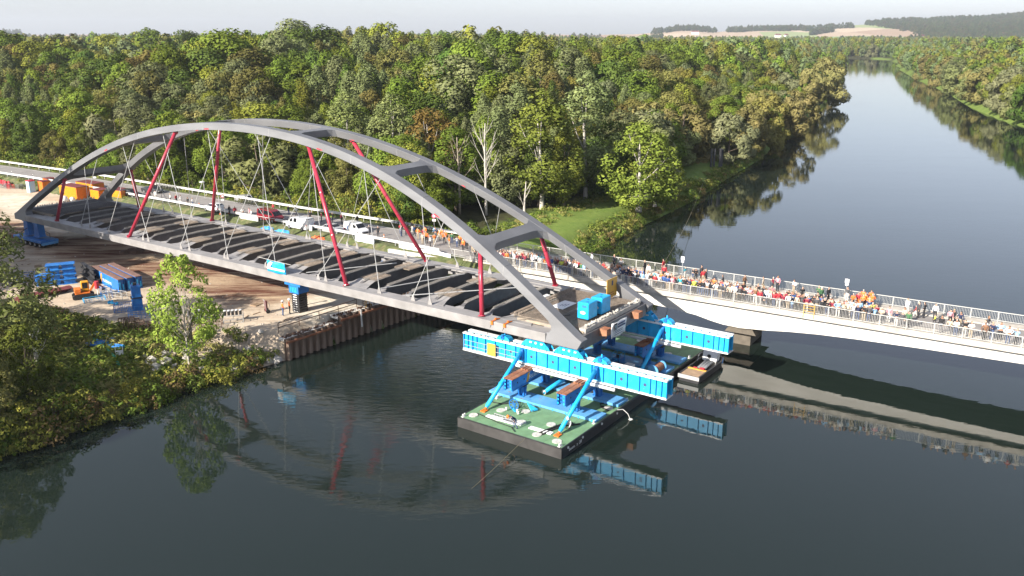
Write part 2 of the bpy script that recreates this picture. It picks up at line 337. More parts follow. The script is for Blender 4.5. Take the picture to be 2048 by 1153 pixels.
def fmat():
    m=bpy.data.materials.new('fields'); m.use_nodes=True; l=m.node_tree.links; p=m.node_tree.nodes['Principled BSDF']; p.inputs['Roughness'].default_value=.95; p.inputs['Specular IOR Level'].default_value=.1
    tc=N(m,'ShaderNodeTexCoord'); mp=N(m,'ShaderNodeMapping'); mp.inputs['Scale'].default_value=(.0035,.0016,0); mp.inputs['Rotation'].default_value=(0,0,.5); l.new(tc.outputs['Object'],mp.inputs[0])
    v=N(m,'ShaderNodeTexVoronoi'); v.inputs['Scale'].default_value=1; v.inputs['Randomness'].default_value=.9; l.new(mp.outputs[0],v.inputs['Vector'])
    s=N(m,'ShaderNodeSeparateColor'); l.new(v.outputs['Color'],s.inputs[0])
    r=N(m,'ShaderNodeValToRGB'); r.color_ramp.interpolation='CONSTANT'; e=r.color_ramp.elements; e[0].color=(.50,.38,.27,1); e[1].position=.3; e[1].color=(.24,.32,.12,1)
    for q,c in ((.5,(.58,.46,.33,1)),(.7,(.33,.38,.17,1)),(.85,(.42,.30,.21,1))): x=e.new(q); x.color=c
    l.new(s.outputs[0],r.inputs[0]); l.new(r.outputs[0],p.inputs['Base Color']); return m
hm.materials.append(fmat()); hm.polygons.foreach_set('use_smooth',[True]*len(hm.polygons)); struct(link('hills',hm))
# --- road from the bridge along the forest
ROADZ=lambda q:5.28 if q[0]>-5 else (5.28-.9*min(1,(-5-q[0])/30) if q[0]>-35 else 4.38)
def offs(poly,o):
    out=[]
    for i,p in enumerate(poly):
        a=Vector(poly[max(i-1,0)]); b=Vector(poly[min(i+1,len(poly)-1)]); d=(b-a).normalized(); n=Vector((d.y,-d.x)); out.append((p[0]+n.x*o,p[1]+n.y*o))
    return out
# positive offset = far (forest) side when walking from the bridge to the left
RL=[q for q in ROADC if q[0]<3]
def strip(mb,poly,o0,o1,z0,z1,m=0):
    A_=offs(poly,o0); B_=offs(poly,o1)
    for i in range(len(poly)-1):
        q=[(*A_[i],ROADZ(poly[i])+z0),(*B_[i],ROADZ(poly[i])+z1),(*B_[i+1],ROADZ(poly[i+1])+z1),(*A_[i+1],ROADZ(poly[i+1])+z0)]
        mb.add(q,[(0,1,2,3)],m)
M['asphalt']=mat('asphalt',(.27,.25,.235),.85,0,.14,.35,.15,3)
M['verge']=mat('verge_grass',(.085,.105,.034),.95,0,.35,.8,.5,3,col2=(.16,.145,.07))
M['line']=mat('road_paint',(.62,.61,.58),.7,0,.1,1)
r=MB(); strip(r,RL,-3.6,3.7,0,0); road=struct(r.build('road',M['asphalt']))
r=MB()
for a,b,za,zb_ in ((-3.6,-5.2,-.02,-.06),(-5.2,-9,-.06,-2.3),(3.7,6,-.02,-.1),(6,10,-.1,-1.6)): strip(r,RL,a,b,za,zb_)
struct(r.build('road_verge',M['verge']))
r=MB(); strip(r,RL,-3.35,-3.22,.006,.006); strip(r,RL,3.3,3.43,.006,.006); r.build('edge_marking',M['line'],road)
# ------------------------------------------------------------------ concrete road bridge with railings
RBQ=(48.7,78.4); RBA=math.atan2(-.532,.846)
rb=thing('road_bridge','long white concrete girder bridge carrying the crowd across the river','bridge',(RBQ[0],RBQ[1],2.3),RBA)
def rbw(k,y,z=5.4):   # bridge station k, offset y -> world
    return (RBQ[0]-.8465*k+.5324*y,RBQ[1]+.5324*k+.8465*y,z)
KS=[-42,-20,0,8,15,19,22,24.5,27.5,29.5,31,32.7,36.3,45,54,65]; ZS=[3.9,3.75,3.65,3.5,3.3,3.1,2.85,2.55,2.3,2.38,2.6,2.95,3.25,3.7,4.0,4.2]
Z0=2.3
def web(y0,y1):
    b=MB(); n=len(KS)
    top=[(-k,y0,5.02-Z0) for k in KS]; bot=[(-k,y0,z-Z0) for k,z in zip(KS,ZS)]
    b.ext(top+bot[::-1],(0,y1-y0,0)); return b
web(.35,7.05).build('box_girder',M['concrete_light'],rb)
b=MB(); b.b2((-65,-.05,5.02-Z0),(42,7.45,5.24-Z0)); b.build('deck_slab',M['kerbconc'],rb)
b=MB(); b.b2((-66,1.5,5.24-Z0),(42,6.2,5.28-Z0)); b.build('carriageway',M['asphalt'],rb)
for nm,y0,y1 in (('edge_beam',-.32,1.5),('edge_beam',6.2,7.72)):
    b=MB(); yo=y0 if y0<0 else y1-.28; yi=y0+.28 if y0<0 else y1
    b.b2((-65,y0,5.242-Z0),(42,y1,5.40-Z0)); b.b2((-65,yo,4.84-Z0),(42,yi,5.241-Z0)); b.build(nm,M['kerbconc'],rb)
b=MB(); b.b2((-28.5,1.5,-4.3),(-26.5,6.0,-.05)); b.ext([(-29.3,.7,-.75),(-25.7,.7,-.75),(-26.2,.7,-.02),(-28.8,.7,-.02)],(0,6,0)); b.build('pier',M['pierconc'],rb)
b=MB(); b.b2((-69,-.2,-2.5),(-64.6,7.6,2.7)); b.b2((-78,-.25,-1.2),(-69,.15,2.75)); b.build('abutment',M['concrete_light'],rb)
# railings: posts, rails and panels of bars between the posts
pm=MB().b2((-.035,-.03,0),(.035,.03,1.06)).mesh('railing_post',M['railing'])
pn=MB()
for i in range(17): x=-1.16+i*.145; pn.b2((x-.009,-.009,.13),(x+.009,.009,.96))
pnm=pn.mesh('baluster_panel',M['railing'])
for y in (-.12,7.52):
    for nm,z,s in (('handrail',1.03,.085),('bottom_rail',.12,.06)):
        b=MB(); b.b2((-67,y-s/2,3.1+z),(42,y+s/2,3.1+z+s*.7)); b.build(nm,M['railing'],rb)
    for i in range(42):
        x=-66.5+i*2.55
        if x>41: break
        link('railing_post',pm,rb,(x,y,3.1)); link('baluster_panel',pnm,rb,(x+1.275,y,3.1))
# sign plates on the far railing
for k,l in ((37.3,'pair of small white sign plates above red-jacketed person on road bridge'),(17.9,'pair of small white sign plates beside orange-clad rescuers on road bridge')):
    t=thing('sign_post',l,'sign',rbw(k,7.35),RBA)
    MB().tube((0,0,0),(0,0,2.45),.03,6).build('pole',M['galv'],t)
    b=MB(); b.b2((-.22,-.04,1.95),(.22,0,2.4)); b.build('upper_plate',M['white'],t); MB().b2((-.17,-.04,1.65),(.17,0,1.88)).build('lower_plate',M['white'],t)
# yellow scaffold bracket hung over the near railing
t=thing('railing_ladder','yellow metal ladder frame hooked over the near railing of the road bridge','ladder',rbw(17.0+3,-.3,5.3),RBA)
for x in (-.55,.55): MB().bar((x,0,-.35),(x,0,1.15),.06,.06).build('side_rail',M['yellowpanel'],t)
for z in (-.2,.1,.4,.7,1.0): MB().bar((-.55,0,z),(.55,0,z),.04,.04).build('rung',M['yellowpanel'],t)
# guard rails along the road
def guard(label,off,q0,q1,h=.72):
    P=[q for q in RL]; A_=offs(P,off); pts=[(a[0],a[1],ROADZ(p)-.05) for a,p in zip(A_,P) if q1<=p[0]<=q0]
    t=thing('guard_rail',label,'guard rail',pts[0]); o=Vector(pts[0])
    b=MB()
    for a,c in zip(pts[:-1],pts[1:]):
        a=Vector(a)-o; c=Vector(c)-o; b.bar(a+Vector((0,0,h)),c+Vector((0,0,h)),.10,.33); b.bar(a+Vector((0,0,h+.17)),c+Vector((0,0,h+.17)),.30,.05)
    b.build('rail_beam',M['white_dirty'],t)
    ps=MB().b2((-.05,-.05,-.3),(.05,.05,h)).mesh('rail_post',M['galv'])
    for a,c in zip(pts[:-1],pts[1:]):
        a=Vector(a)-o; c=Vector(c)-o; n=max(1,int((c-a).length/4))
        for i in range(n): link('rail_post',ps,t,a.lerp(c,i/n))
    return t
guard('white topped guard rail along the forest side of the road',4.9,2.5,-330)
guard('low white guard rail on the yard side of the road beside the parked vans',-4.5,-7,-330,.62)
# ------------------------------------------------------------------ the arch bridge (local x = across to the far side w, y = along to the back s)
AX,AY=5.931,74.557; BANG=rad(54.64); ZB=6.55; BL=102.0; BW=14.8; LEAN=3.8/17.1
TV=Vector((.57871,.81553,0)); EV=Vector((-.81553,.57871,0))
def bw(s,w,z): return (AX+EV.x*s+TV.x*w,AY+EV.y*s+TV.y*w,z)
ab=thing('arch_bridge','grey steel tied-arch bridge with leaning twin arches and red props','bridge',(AX,AY,ZB),BANG)
def zU(u): u2=u*u; return 23.63-5.0866e-3*u2-1.0939e-6*u2*u2+2.515e-10*u2**3
def P(w,s,z): return (w,s,z-ZB)
def rib(side,rw=1.1):
    def q(s,z):
        w=LEAN*(z-ZB); w=w if side==0 else BW-w
        return P(w,s,z)
    n=84; up=[(-.32,7.32)]+[(s,zU(s-51)) for s in np.linspace(.4,BL-.4,n)]+[(BL+.32,7.32)]
    f=[(.05,6.55),(3.6,6.55),(3.6,7.46),(3.28,7.56),(3.08,7.8),(3.12,8.12),(3.5,8.55)]
    lo=[(s,zU(s-51)-(.87-.002*abs(s-51))*(1+.25*abs(zU(s-50)-zU(s-51)))+.0) for s in np.linspace(4.5,BL-4.5,n)]
    out=up+[(BL-a,z) for a,z in f]+[(a,z) for a,z in lo[::-1]]+f[::-1]
    b=MB(); b.ext([q(s,z) for s,z in out],(rw if side==0 else -rw,0,0)); return b
for side,l in ((0,None),(1,None)): rib(side).build('arch_rib',M['arch'],ab,bev=.03)
def ribin(side,s,z,ins=0):  # a point on the rib's inner face / centre
    w=LEAN*(z-ZB)+ins; return w if side==0 else BW-w
for side in (0,1):
    w0,w1=(0,1.1) if side==0 else (BW-1.1,BW); b=MB(); b.b2(P(w0+.004,3.5,6.553),P(w1-.004,BL-3.5,7.456)); b.build('tie_beam',M['chord'],ab,bev=.03)
    a,c=(1.1,1.75) if side==0 else (BW-1.75,BW-1.1); b=MB(); b.b2(P(a,3.0,7.25),P(c,BL-3.0,7.40)); b.build('edge_plate',M['chord'],ab)
# struts between the arches, flared where they meet the ribs
for s in (12.5,26.5,41.6,60.4,75.5,89.5):
    z=zU(s-51)-.43; a=ribin(0,s,z,1.05); c=BW-a; b=MB(); h=.40; sl=(zU(s-50.5)-zU(s-51.5))
    def sec(x,wd):
        return [P(x,s+d,z+sl*d+e) for d,e in ((-wd,-h),(wd,-h),(wd,h),(-wd,h))]
    xs=[(a-.3,1.5),(a+.35,.95),(a+1.0,.62),(a+2,.55),(c-2,.55),(c-1.0,.62),(c-.35,.95),(c+.3,1.5)]
    vs=[]; 
    for x,wd in xs: vs+=sec(x,wd)
    fs=[(4*i+j,4*i+(j+1)%4,4*i+4+(j+1)%4,4*i+4+j) for i in range(len(xs)-1) for j in range(4)]
    b.add(vs,fs+[(3,2,1,0),tuple(range(len(vs)-4,len(vs)))]); b.build('arch_strut',M['arch'],ab)
# hangers: crossing rods with fork ends
HF=[(84.5,81.6),(75.3,67.4),(66.3,58.4),(57,50.7),(47.5,41.8),(38.2,33.4),(29.5,25.2),(20.8,18.1)]
HB=[(BL-a,BL-c) for a,c in HF]
for side in (0,1):
    for a,c in HF+HB:
        if side==1 and a in (HF[1][0],HB[1][0]): continue
        za=zU(a-51)-.85; p=P(ribin(side,a,za,.55),a,za); q=P(ribin(side,c,7.9,.45),c,7.95); b=MB()
        b.path([p,q],.037,6); pv=Vector(p); qv=Vector(q); d=(qv-pv).normalized()
        b.path([qv-d*.6,qv],[.04,.065],6)
        b.ext([Vector(q)+Vector((-.03,-.3,-.5)),Vector(q)+Vector((-.03,.3,-.5)),Vector(q)+Vector((-.03,.1,.12)),Vector(q)+Vector((-.03,-.1,.12))],(.06,0,0),1)
        b.build('hanger_rod',[M['galv'],M['chord']],ab)
# two loose hanger rods laid across the deck beams
for p,q in ((P(1.0,25.6,7.8),P(10.6,21.4,8.0)),(P(1.0,21.6,7.75),P(9.4,13.4,8.0)),(P(1.1,37.0,7.8),P(9.8,31.0,8.0))):
    MB().path([p,q],.06,6).build('hanger_rod',M['galv'],ab)
# red props
for side in (0,1):
    for a,c in ((12.6,11.4),(38.5,30.1),(63.5,71.9),(89.4,90.6)):
        za=zU(a-51)-.8; p=Vector(P(ribin(side,a,za,.55),a,za)); q=Vector(P(ribin(side,c,7.5,.5),c,7.46)); b=MB()
        b.path([p,q],.235,14); t_=b.build('prop',M['red'],ab,smooth=True)
        d=(q-p).normalized()
        for a_,b_,r_ in ((q-d*.12,q,.36),(p,p+d*.3,.33),(p.lerp(q,.35)-d*.05,p.lerp(q,.35)+d*.05,.28),(p.lerp(q,.65)-d*.05,p.lerp(q,.65)+d*.05,.28)): MB().path([a_,b_],r_,12).build('flange',M['red'],t_)
    for s in (6.0+15,51-15.5,BL-24,8+25):   # red marks on the ribs
        pass
# cross beams every 3.6 m with shear studs; every third carries plates and a reinforcement mat at both ends
STUD=None
for k in range(29):
    s=.63+3.6*k
    if s>BL-.4: s=BL-.63
    b=MB(); prof=[(1.75,6.75),(2.6,6.35),(BW-2.6,6.35),(BW-1.75,6.75),(BW-1.75,7.28),(BW-2.7,7.66),(BW/2,7.78),(2.7,7.66),(1.75,7.28)]
    b.ext([P(w,s-.02,z) for w,z in prof],(0,.04,0))
    tp=[(1.75,7.28),(2.7,7.66),(BW/2,7.78),(BW-2.7,7.66),(BW-1.75,7.28)]
    for (w0,z0),(w1,z1) in zip(tp[:-1],tp[1:]): b.bar(P(w0,s,z0+.02),P(w1,s,z1+.02),.42,.045)
    b.bar(P(2.6,s,6.35),P(BW-2.6,s,6.35),.5,.05)
    cb=b.build('cross_beam',M['beamgrey'],ab)
    if STUD is None:
        g=MB()
        for i in range(62):
            w=2.8+i*(BW-5.6)/61; z=7.70+.1*(1-abs(w-BW/2)/(BW/2-2.8))
            for d in (-.12,.12): g.b2((w-.022,d-.022,z-ZB),(w+.022,d+.022,z-ZB+.2))
        g.b2((2.7,-.21,7.70-ZB),(BW-2.7,.21,7.715-ZB)); STUD=g.mesh('shear_studs',M['stud'])
    link('shear_studs',STUD,cb,(0,s,0))
    if k%3==2 and 3<s<BL-5:
        for side in (0,1):
            f=(lambda w:w) if side==0 else (lambda w:BW-w)
            b=MB(); b.ext([P(f(1.1),s-2.0,7.44),P(f(1.1),s+2.0,7.44),P(f(2.4),s+1.35,7.5),P(f(3.3),s+1.2,7.68),P(f(3.3),s-1.2,7.68),P(f(2.4),s-1.35,7.5)],(0,0,.03))
            b.build('gusset_plate',M['chord'],ab)
            g=MB()
            g.ext([P(f(3.3),s-1.2,7.66),P(f(3.3),s+1.2,7.66),P(f(5.9),s+1.2,7.72),P(f(5.9),s-1.2,7.72)],(0,0,.02),1)
            for i in range(12): y=s-1.12+i*.2; g.bar(P(f(3.3),y,7.80),P(f(5.95),y,7.84),.03,.03)
            for i in range(13): w=3.4+i*.2; g.bar(P(f(w),s-1.2,7.83),P(f(w),s+1.2,7.83),.03,.03)
            g.build('reinforcement_mat',[M['rebar'],M['plywood']],ab)
    else:
        for side in (0,1):
            f=(lambda w:w) if side==0 else (lambda w:BW-w); b=MB()
            b.ext([P(f(1.7),s-.55,7.41),P(f(1.7),s+.55,7.41),P(f(2.3),s+.24,7.45),P(f(2.3),s-.24,7.45)],(0,0,.03)); b.build('gusset_plate',M['chord'],ab)
# finished deck ends: slab, mats, rough concrete edge, end beam with brown brackets
for e0 in (0,1):
    y=(lambda s:s) if e0==0 else (lambda s:BL-s)
    def bb(b,a,c,m=0): b.b2(P(a[0],min(y(a[1]),y(c[1])),a[2]),P(c[0],max(y(a[1]),y(c[1])),c[2]),m)
    b=MB(); bb(b,(1.2,.05,6.25),(BW-1.2,.45,7.55)); b.build('end_beam',M['beamgrey'],ab)
    b=MB(); bb(b,(1.76,.46,7.45),(BW-1.76,7.9,7.72)); b.build('deck_slab',M['plywood'],ab)
    g=MB(); n=60
    for i in range(n): w=2.0+i*(BW-4)/(n-1); bb(g,(w-.018,1.2,7.83),(w+.018,8.9,7.866))
    for i in range(40): s=1.1+i*.2; bb(g,(2.0,s-.018,7.868),(BW-2.0,s+.018,7.90))
    for i in range(48): w=2.2+i*(BW-4.4)/47; bb(g,(w-.03,7.95,7.5),(w+.03,8.02,8.12)); bb(g,(w-.03,8.5,7.5),(w+.03,8.56,8.1))
    g.build('reinforcement_mat',M['rebar'] if e0==0 else M['beamgrey'],ab)
    b=MB(); rr=random.Random(3+e0); xs=np.linspace(1.9,BW-2.1,26)
    for a,c in zip(xs[:-1],xs[1:]): bb(b,(a,.30+rr.random()*.06,7.55),(c+.002,.95+rr.random()*.08,7.93+rr.random()*.06))
    for i in range(80): w=2+rr.random()*(BW-4); bb(b,(w,.4+rr.random()*.4,7.9),(w+.02,.42+rr.random()*.4,8.15+rr.random()*.1))
    b.build('rough_concrete_edge',M['concrete'],ab)
    for w in (4.0,10.4):
        b=MB(); b.ext([P(w,y(.05),7.5),P(w,y(.05),6.75),P(w,y(-.75),6.9),P(w,y(-.75),7.5)],(.9,0,0)); b.build('bracket',M['rusttop'],ab)
# weld splices round the ribs
for side in (0,1):
    for s in (9.2,20.3,31.0,44.8,57.2,71.0,81.7,92.8):
        z1=zU(s-51)+.012; z0=z1-.9; dz=(zU(s-50.9)-zU(s-51.1))*.15; b=MB()
        w0=lambda z:(LEAN*(z-ZB)-.012) if side==0 else (BW-1.1-LEAN*(z-ZB)-.012)
        b.ext([P(w0(z0),s-.04,z0),P(w0(z0),s+.04,z0),P(w0(z1),s+.04,z1),P(w0(z1),s-.04,z1)],(1.124,0,0)); b.build('weld_splice',M['splice'],ab)
# small red hand-painted survey marks on the ribs
for side,s in ((0,78.5),(0,36),(0,18),(0,56.5),(1,38),(1,68),(1,22)):
    z=zU(s-51)-.80; w=LEAN*(z-ZB)-.004 if side==0 else BW-1.1-LEAN*(z-ZB)-.012
    dz=zU(s-50.5)-zU(s-51); b=MB(); b.ext([P(w,s-.5,z-dz),P(w,s+.5,z+dz),P(w,s+.4,z+dz+.14),P(w,s-.4,z-dz+.14)],(.008,0,0)); b.build('red_mark',M['redplastic'],ab)
# ---- things on the deck
def genset(lbl,s,w):
    t=thing('generator_box',lbl,'generator',bw(s,w,7.93),BANG,'generators on the bridge deck')
    b=MB(); b.b2((-.85,-.62,.12),(.85,.62,1.72)); b.build('housing',M['sky_blue'],t,bev=.06)
    b=MB(); b.b2((-.8,-.5,0),(.8,.5,.12)); b.build('skid',M['black'],t)
    b=MB()
    for z in (1.28,1.36,1.44): b.b2((-.862,-.4,z),(-.85,.1,z+.045))
    b.build('vent',M['navytext'],t)
    b=MB(); b.b2((-.5,-.3,1.72),(-.3,-.1,1.78)); b.b2((.3,.1,1.72),(.5,.25,1.76)); b.build('cap',M['blue'],t)
    b=MB(); b.ell((-.86,.0,.75),(.008,.3,.16),8,5); b.build('logo_plate',M['white'],t)
    return t
genset('light blue generator box nearest the near arch on the bridge deck',1.95,4.95); genset('light blue generator box standing next to the yellow board on the bridge deck',1.75,7.15)
t=thing('yellow_board','yellow notice board standing on the bridge deck beside the generators','notice board',bw(3.35,12.2,7.92),BANG)
b=MB(); b.b2((-1.05,-.03,.1),(1.05,.03,2.1)); b.build('panel',M['yellowpanel'],t); b=MB(); b.b2((-.1,-.045,1.35),(.2,-.03,1.85)); b.build('dark_print',M['navytext'],t)
b=MB(); [b.b2((-.8+.3*j,-.045,.35+.22*i),(-.55+.3*j+.1*((i+j)%2),-.03,.43+.22*i)) for i in range(2) for j in range(4)]; b.build('print_lines',M['rusttop'],t)
b=MB()
for x in (-.9,.9): b.bar((x,.03,.6),(x,.7,0),.06,.06)
b.build('stand',M['orange'],t)
t=thing('white_sheet','white panel with printing lying flat on the bridge deck','panel',bw(6.0,7.2,7.93),BANG)
b=MB(); b.ext([(-1.35,-.7,0),(1.2,-.75,0),(1.35,.7,0),(-1.1,.8,0)],(0,0,.05)); b.build('panel',M['white'],t); b=MB()
for i in range(3): b.b2((-.5,-.4+.25*i,.051),(.5-.2*i,-.32+.25*i,.056))
b.build('print_lines',M['navytext'],t)
t=thing('stacked_timber','pale timber offcuts stacked beside the deck opening','timber',bw(9.2,8.6,7.8),BANG); b=MB()
for i in range(4): b.b2((-.9,-.4+.22*i,.0),(.7+.1*i,-.22+.22*i,.1)); 
b.b2((-.5,-.3,.1),(.6,.2,.22)); b.build('boards',M['white_dirty'],t)
def banner(name,label,W_,H_,m,loc,rz):
    t=thing(name,label,'banner',loc,rz); n=8; vs=[]; 
    for i in range(n+1):
        for j in range(5):
            u=i/n; v=j/4; vs.append((u*W_-W_/2,.07*math.sin(u*9+v*2)+.04*math.sin(v*5),H_*(v-1)-.05*math.sin(math.pi*u)))
    me=MB(); me.add(vs,[(i*5+j,(i+1)*5+j,(i+1)*5+j+1,i*5+j+1) for i in range(n) for j in range(4)]); o=me.build('cloth',m,t,smooth=True)
    s_=o.modifiers.new('s','SOLIDIFY'); s_.thickness=.02; return t
t=banner('blue_banner','bright blue banner with white stripe tied to the near tie beam','banner' and 3.2,1.35,M['sky_blue'],bw(40.7,-.08,8.8),rad(144.64+180))
b=MB(); b.b2((-1.5,-.12,-1.02),(1.52,-.10,-.80)); b.build('white_stripe',M['white'],t); b=MB(); b.ext([(-1.45,-.12,-.75),(-.95,-.12,-.75),(-.45,-.12,-.12),(-.9,-.12,-.1),(-1.3,-.12,-.4)],(0,.02,0)); b.build('white_emblem',M['white'],t)
b=MB(); b.path([(-3,-.02,.12),(0,-.02,.02),(2.6,-.02,.0)],.02,5); b.build('cord',M['white_dirty'],t)
t=banner('white_banner','white printed banner hanging from the front end of the arch bridge','b' and 2.75,1.5,M['white'],bw(-.86,6.1,7.95),BANG)
b=MB(); b.b2((-1.05,-.14,-.75),(-.55,-.12,-.1)); b.build('dark_emblem',M['black'],t); b=MB(); b.tube((-.8,-.15,-.38),(-.8,-.142,-.38),.17,12); b.b2((-.98,-.15,-.68),(-.62,-.142,-.6)); b.build('emblem_ring',M['grey'],t)
b=MB()
for i,(z,h) in enumerate(((-.22,.16),(-.48,.16),(-.85,.05),(-1.0,.05),(-1.2,.05))):
    x=-.4 if i<2 else -1.0
    while x<(.95 if i<2 else .6): w_=.06+.05*((i*7+int(x*31))%3); b.b2((x,-.14,z-h),(x+w_,-.125,z)); x+=w_+.03
b.build('print_lines',M['navytext'],t)
# pipes, ropes and orange clamps at the near front of the tie beam
for s in (8.1,9.6):
    t=thing('orange_clamp',f'orange rope clamp on near tie beam, {"closer to" if s<9 else "farther from"} the front end','clamp',bw(s,.5,7.46),BANG,'orange clamps on the tie beam')
    b=MB(); b.b2((-.6,-.1,0),(.6,.1,.06)); b.b2((-.63,-.12,-.3),(-.5,.12,.06)); b.tube((0,0,.06),(0,0,.22),.1,8); b.build('clamp_body',M['orange'],t)
    b=MB(); b.path([(0,0,.18),(2.2,-2.2,.35),(4.3,-4.4,.5)],.025,5); b.path([(-.56,0,0),(-.45,.4,-1.0),(-.1,1.2,-1.9)],.025,5); b.build('rope',M['black'],t)
# ------------------------------------------------------------------ barge, launching beams and their supports (same local frame as the bridge)
def bthing(name,label,cat,s,w,z,group=None): return thing(name,label,cat,bw(s,w,z),BANG,group)
pt=bthing('pontoon','flat green-decked pontoon barge with black hull carrying the blue beams','barge',2.05,0,0)
S0,S1,W0,W1=-5.5,5.55,-8.0,22.5
b=MB(); b.ext([(W0,S0,-.6),(W0,S1,-.6),(W0,S1,.93),(W0,S0,.93)],(W1-W0,0,0)); b.build('hull',M['hull'],pt,bev=.06)
b=MB(); b.b2((W0-.02,S0,.02),(W0-.002,S1,.9)); b.build('bow_plate',M['hullgrey'],pt)
dpl=MB(); dpl.b2((0,0,0),((W1-W0-.24)/9-.012,(S1-S0-.24)/6-.012,.02)); dpl=dpl.mesh('deck_plate',M['deckgreen'])
for i in range(6):
    for j in range(9): link('deck_plate',dpl,pt,(W0+.12+j*(W1-W0-.24)/9,S0+.12+i*(S1-S0-.24)/6,.93+.002*((i*5+j*3)%3)))
b=MB()
for a in ((W0,S0),(W0,S1-.1)): b.b2((a[0],a[1],.93),(W1,a[1]+.1,.99))
for a in (W0,W1-.1): b.b2((a,S0,.93),(a+.1,S1,.985))
b.build('rubbing_edge',M['hull'],pt)
hatch=MB().path([(0,0,0),(0,0,.06)],.42,18).mesh('manhole_cover',M['hatchwhite'])
for x,y in ((-6.9,4.6),(-6.2,2.2),(-6.9,-2.3),(-5.6,.2),(-4.5,-2.2),(-3.5,1.2),(-4.6,3.2),(-7.0,-4.4),(1.5,-4.6),(6.5,.4),(7.6,-3.2),(9.6,2.5),(10.6,-1.6),(11.5,2.2),(17.8,-2.8),(19.8,1.6)): link('manhole_cover',hatch,pt,(x,y,.952))
bol=MB(); bol.tube((-.12,0,0),(-.12,0,.28),.07,8); bol.tube((.12,0,0),(.12,0,.28),.07,8); bol.b2((-.25,-.12,0),(.25,.12,.04)); bm_=bol.mesh('bollard',M['white_dirty'])
for x,y in ((-7.6,S0+.4),(-7.6,S1-.4),(-2,S0+.35),(4,S0+.35),(11,S0+.35),(18,S0+.35),(-2.5,S1-.4)): link('bollard',bm_,pt,(x,y,.95))
fd=MB().path([(0,0,0),(0,.06,0)],.11,10).mesh('draught_mark',M['white_dirty'])
for x in (-7,-4.6,-1.3,1.5): link('draught_mark',fd,pt,(x,S0-.06,.72))
text('hull_lettering','baum.  z  20',.42,M['white'],pt,frame((-5.9,S0-.075,.5),(1,0,0),(0,0,1)))
# blue base beams on the deck
for w,l in ((-1.0,'long blue base plate beam across the deck in front of near launching beam'),(3.1,'long blue base plate beam just behind the near launching beam'),(13.2,'long blue base plate beam under the front of the far launching beam'),(16.3,'long blue base plate beam behind the far launching beam')):
    t=bthing('base_beam',l,'steel beam',2.7,w,.955,'base beams on the pontoon')
    b=MB(); b.b2((-.95,-5.9,.03),(.95,5.9,.27)); b.build('plate_box',M['blue_faded'],t,bev=.02)
    b=MB()
    for y in np.linspace(-5.5,5.5,9): b.b2((-.99,y-.03,.0),(.99,y+.03,.22))
    b.build('stiffener',M['sky_blue'],t)
# pedestals and cross girders
PED=None
def pedestal(label,s,w):
    global PED
    if PED is None:
        t=bthing('pedestal',label,'pedestal',s,w,1.23,'blue pedestals under the cross girders'); b=MB()
        b.b2((-.42,-.42,0),(.42,.42,.06)); b.ext([(-.2,-.36,.06),(.2,-.36,.06),(.32,-.36,1.02),(-.32,-.36,1.02)],(0,.72,0)); b.b2((-.03,-.46,.06),(.03,.46,1.0)); b.b2((-.46,-.03,.06),(.46,.03,.95)); b.build('column',M['blue'],t)
        b=MB(); b.b2((-.45,-.45,1.02),(.45,.45,1.08)); b.b2((-.38,-.38,1.08),(.38,.38,1.18)); b.build('bearing_plate',M['black'],t); PED=t; return t
    return dup(PED,label,bw(s,w,1.23),BANG)
for s,sn in ((5.4,'left'),(-.5,'right')):
    for w,wn in ((-1.0,'in front of the near launching beam'),(3.1,'behind the near launching beam'),(13.2,'in front of the far launching beam'),(16.3,'behind the far launching beam')):
        pedestal(f'blue steel pedestal {wn}, under the {sn} cross girder',s,w)
def cgirder(label,s,w0,w1,txt=True):
    t=bthing('cross_girder',label,'girder',s,w0,2.42,'rust-topped blue cross girders'); Lg=w1-w0; b=MB()
    for y in (-.42,.42): b.b2((0,y-.025,.08),(Lg,y+.025,1.12))
    b.b2((.35,-.40,.1),(.4,.40,1.1)); b.b2((Lg-.4,-.4,.1),(Lg-.35,.4,1.1)); b.b2((0,-.52,0),(Lg,-.3,.08)); b.b2((0,.3,0),(Lg,.52,.08))
    b.build('web_plates',M['blue'],t)
    b=MB(); b.b2((0,-.52,1.12),(Lg,-.02,1.19)); b.b2((0,.02,1.12),(Lg,.52,1.19)); b.build('top_flange',M['rusttop'],t)
    b=MB()
    for y in (-.3,.3):
        for z in (.25,.6,.95): b.b2((-.02,y-.06,z-.1),(0.01,y+.06,z+.08))
    b.build('end_bracket',M['sky_blue'],t)
    hl=MB().path([(0,0,0),(0,-.01,0)],.09,10).mesh('bolt_hole',M['black'])
    for x in (.9,2.0,4.5,5.8):
        if x<Lg: link('bolt_hole',hl,t,(x,-.448,.6))
    if txt:
        b=MB(); b.ext([(2.35,-.452,.15),(2.7,-.452,.15),(2.95,-.452,1.0),(2.6,-.452,1.0)],(0,.003,0)); b.build('yellow_stripe',M['yellow'],t)
        text('lettering','FELBERMAYR',.52,M['white'],t,frame((4.3,-.456,.52),(1,0,0),(0,0,1)))
    return t
cgirder('rust-topped blue cross girder under near launching beam, left one of the pair',5.4,-3.3,4.4)
cgirder('rust-topped blue cross girder under near launching beam, right one of the pair',-.45,-3.4,4.4)
cgirder('rust-topped blue cross girder under far launching beam beside the work boat',-.3,11.6,18.2)
cgirder('rust-topped blue cross girder under far launching beam, hidden below the deck',5.4,11.6,18.2)
for s in (5.4,-.45):
    for w in (.95,14.75):
        t=bthing('timber_packing',f'pale timber packing between {"left" if s>0 else "right"} cross girder and {"near" if w<2 else "far"} launching beam','packing',s,w-1.1,3.61)
        for y in (-.3,0,.3): MB().b2((-.5,y-.1,0),(1.4,y+.1,.12)).build('timber',M['rusttop'],t)
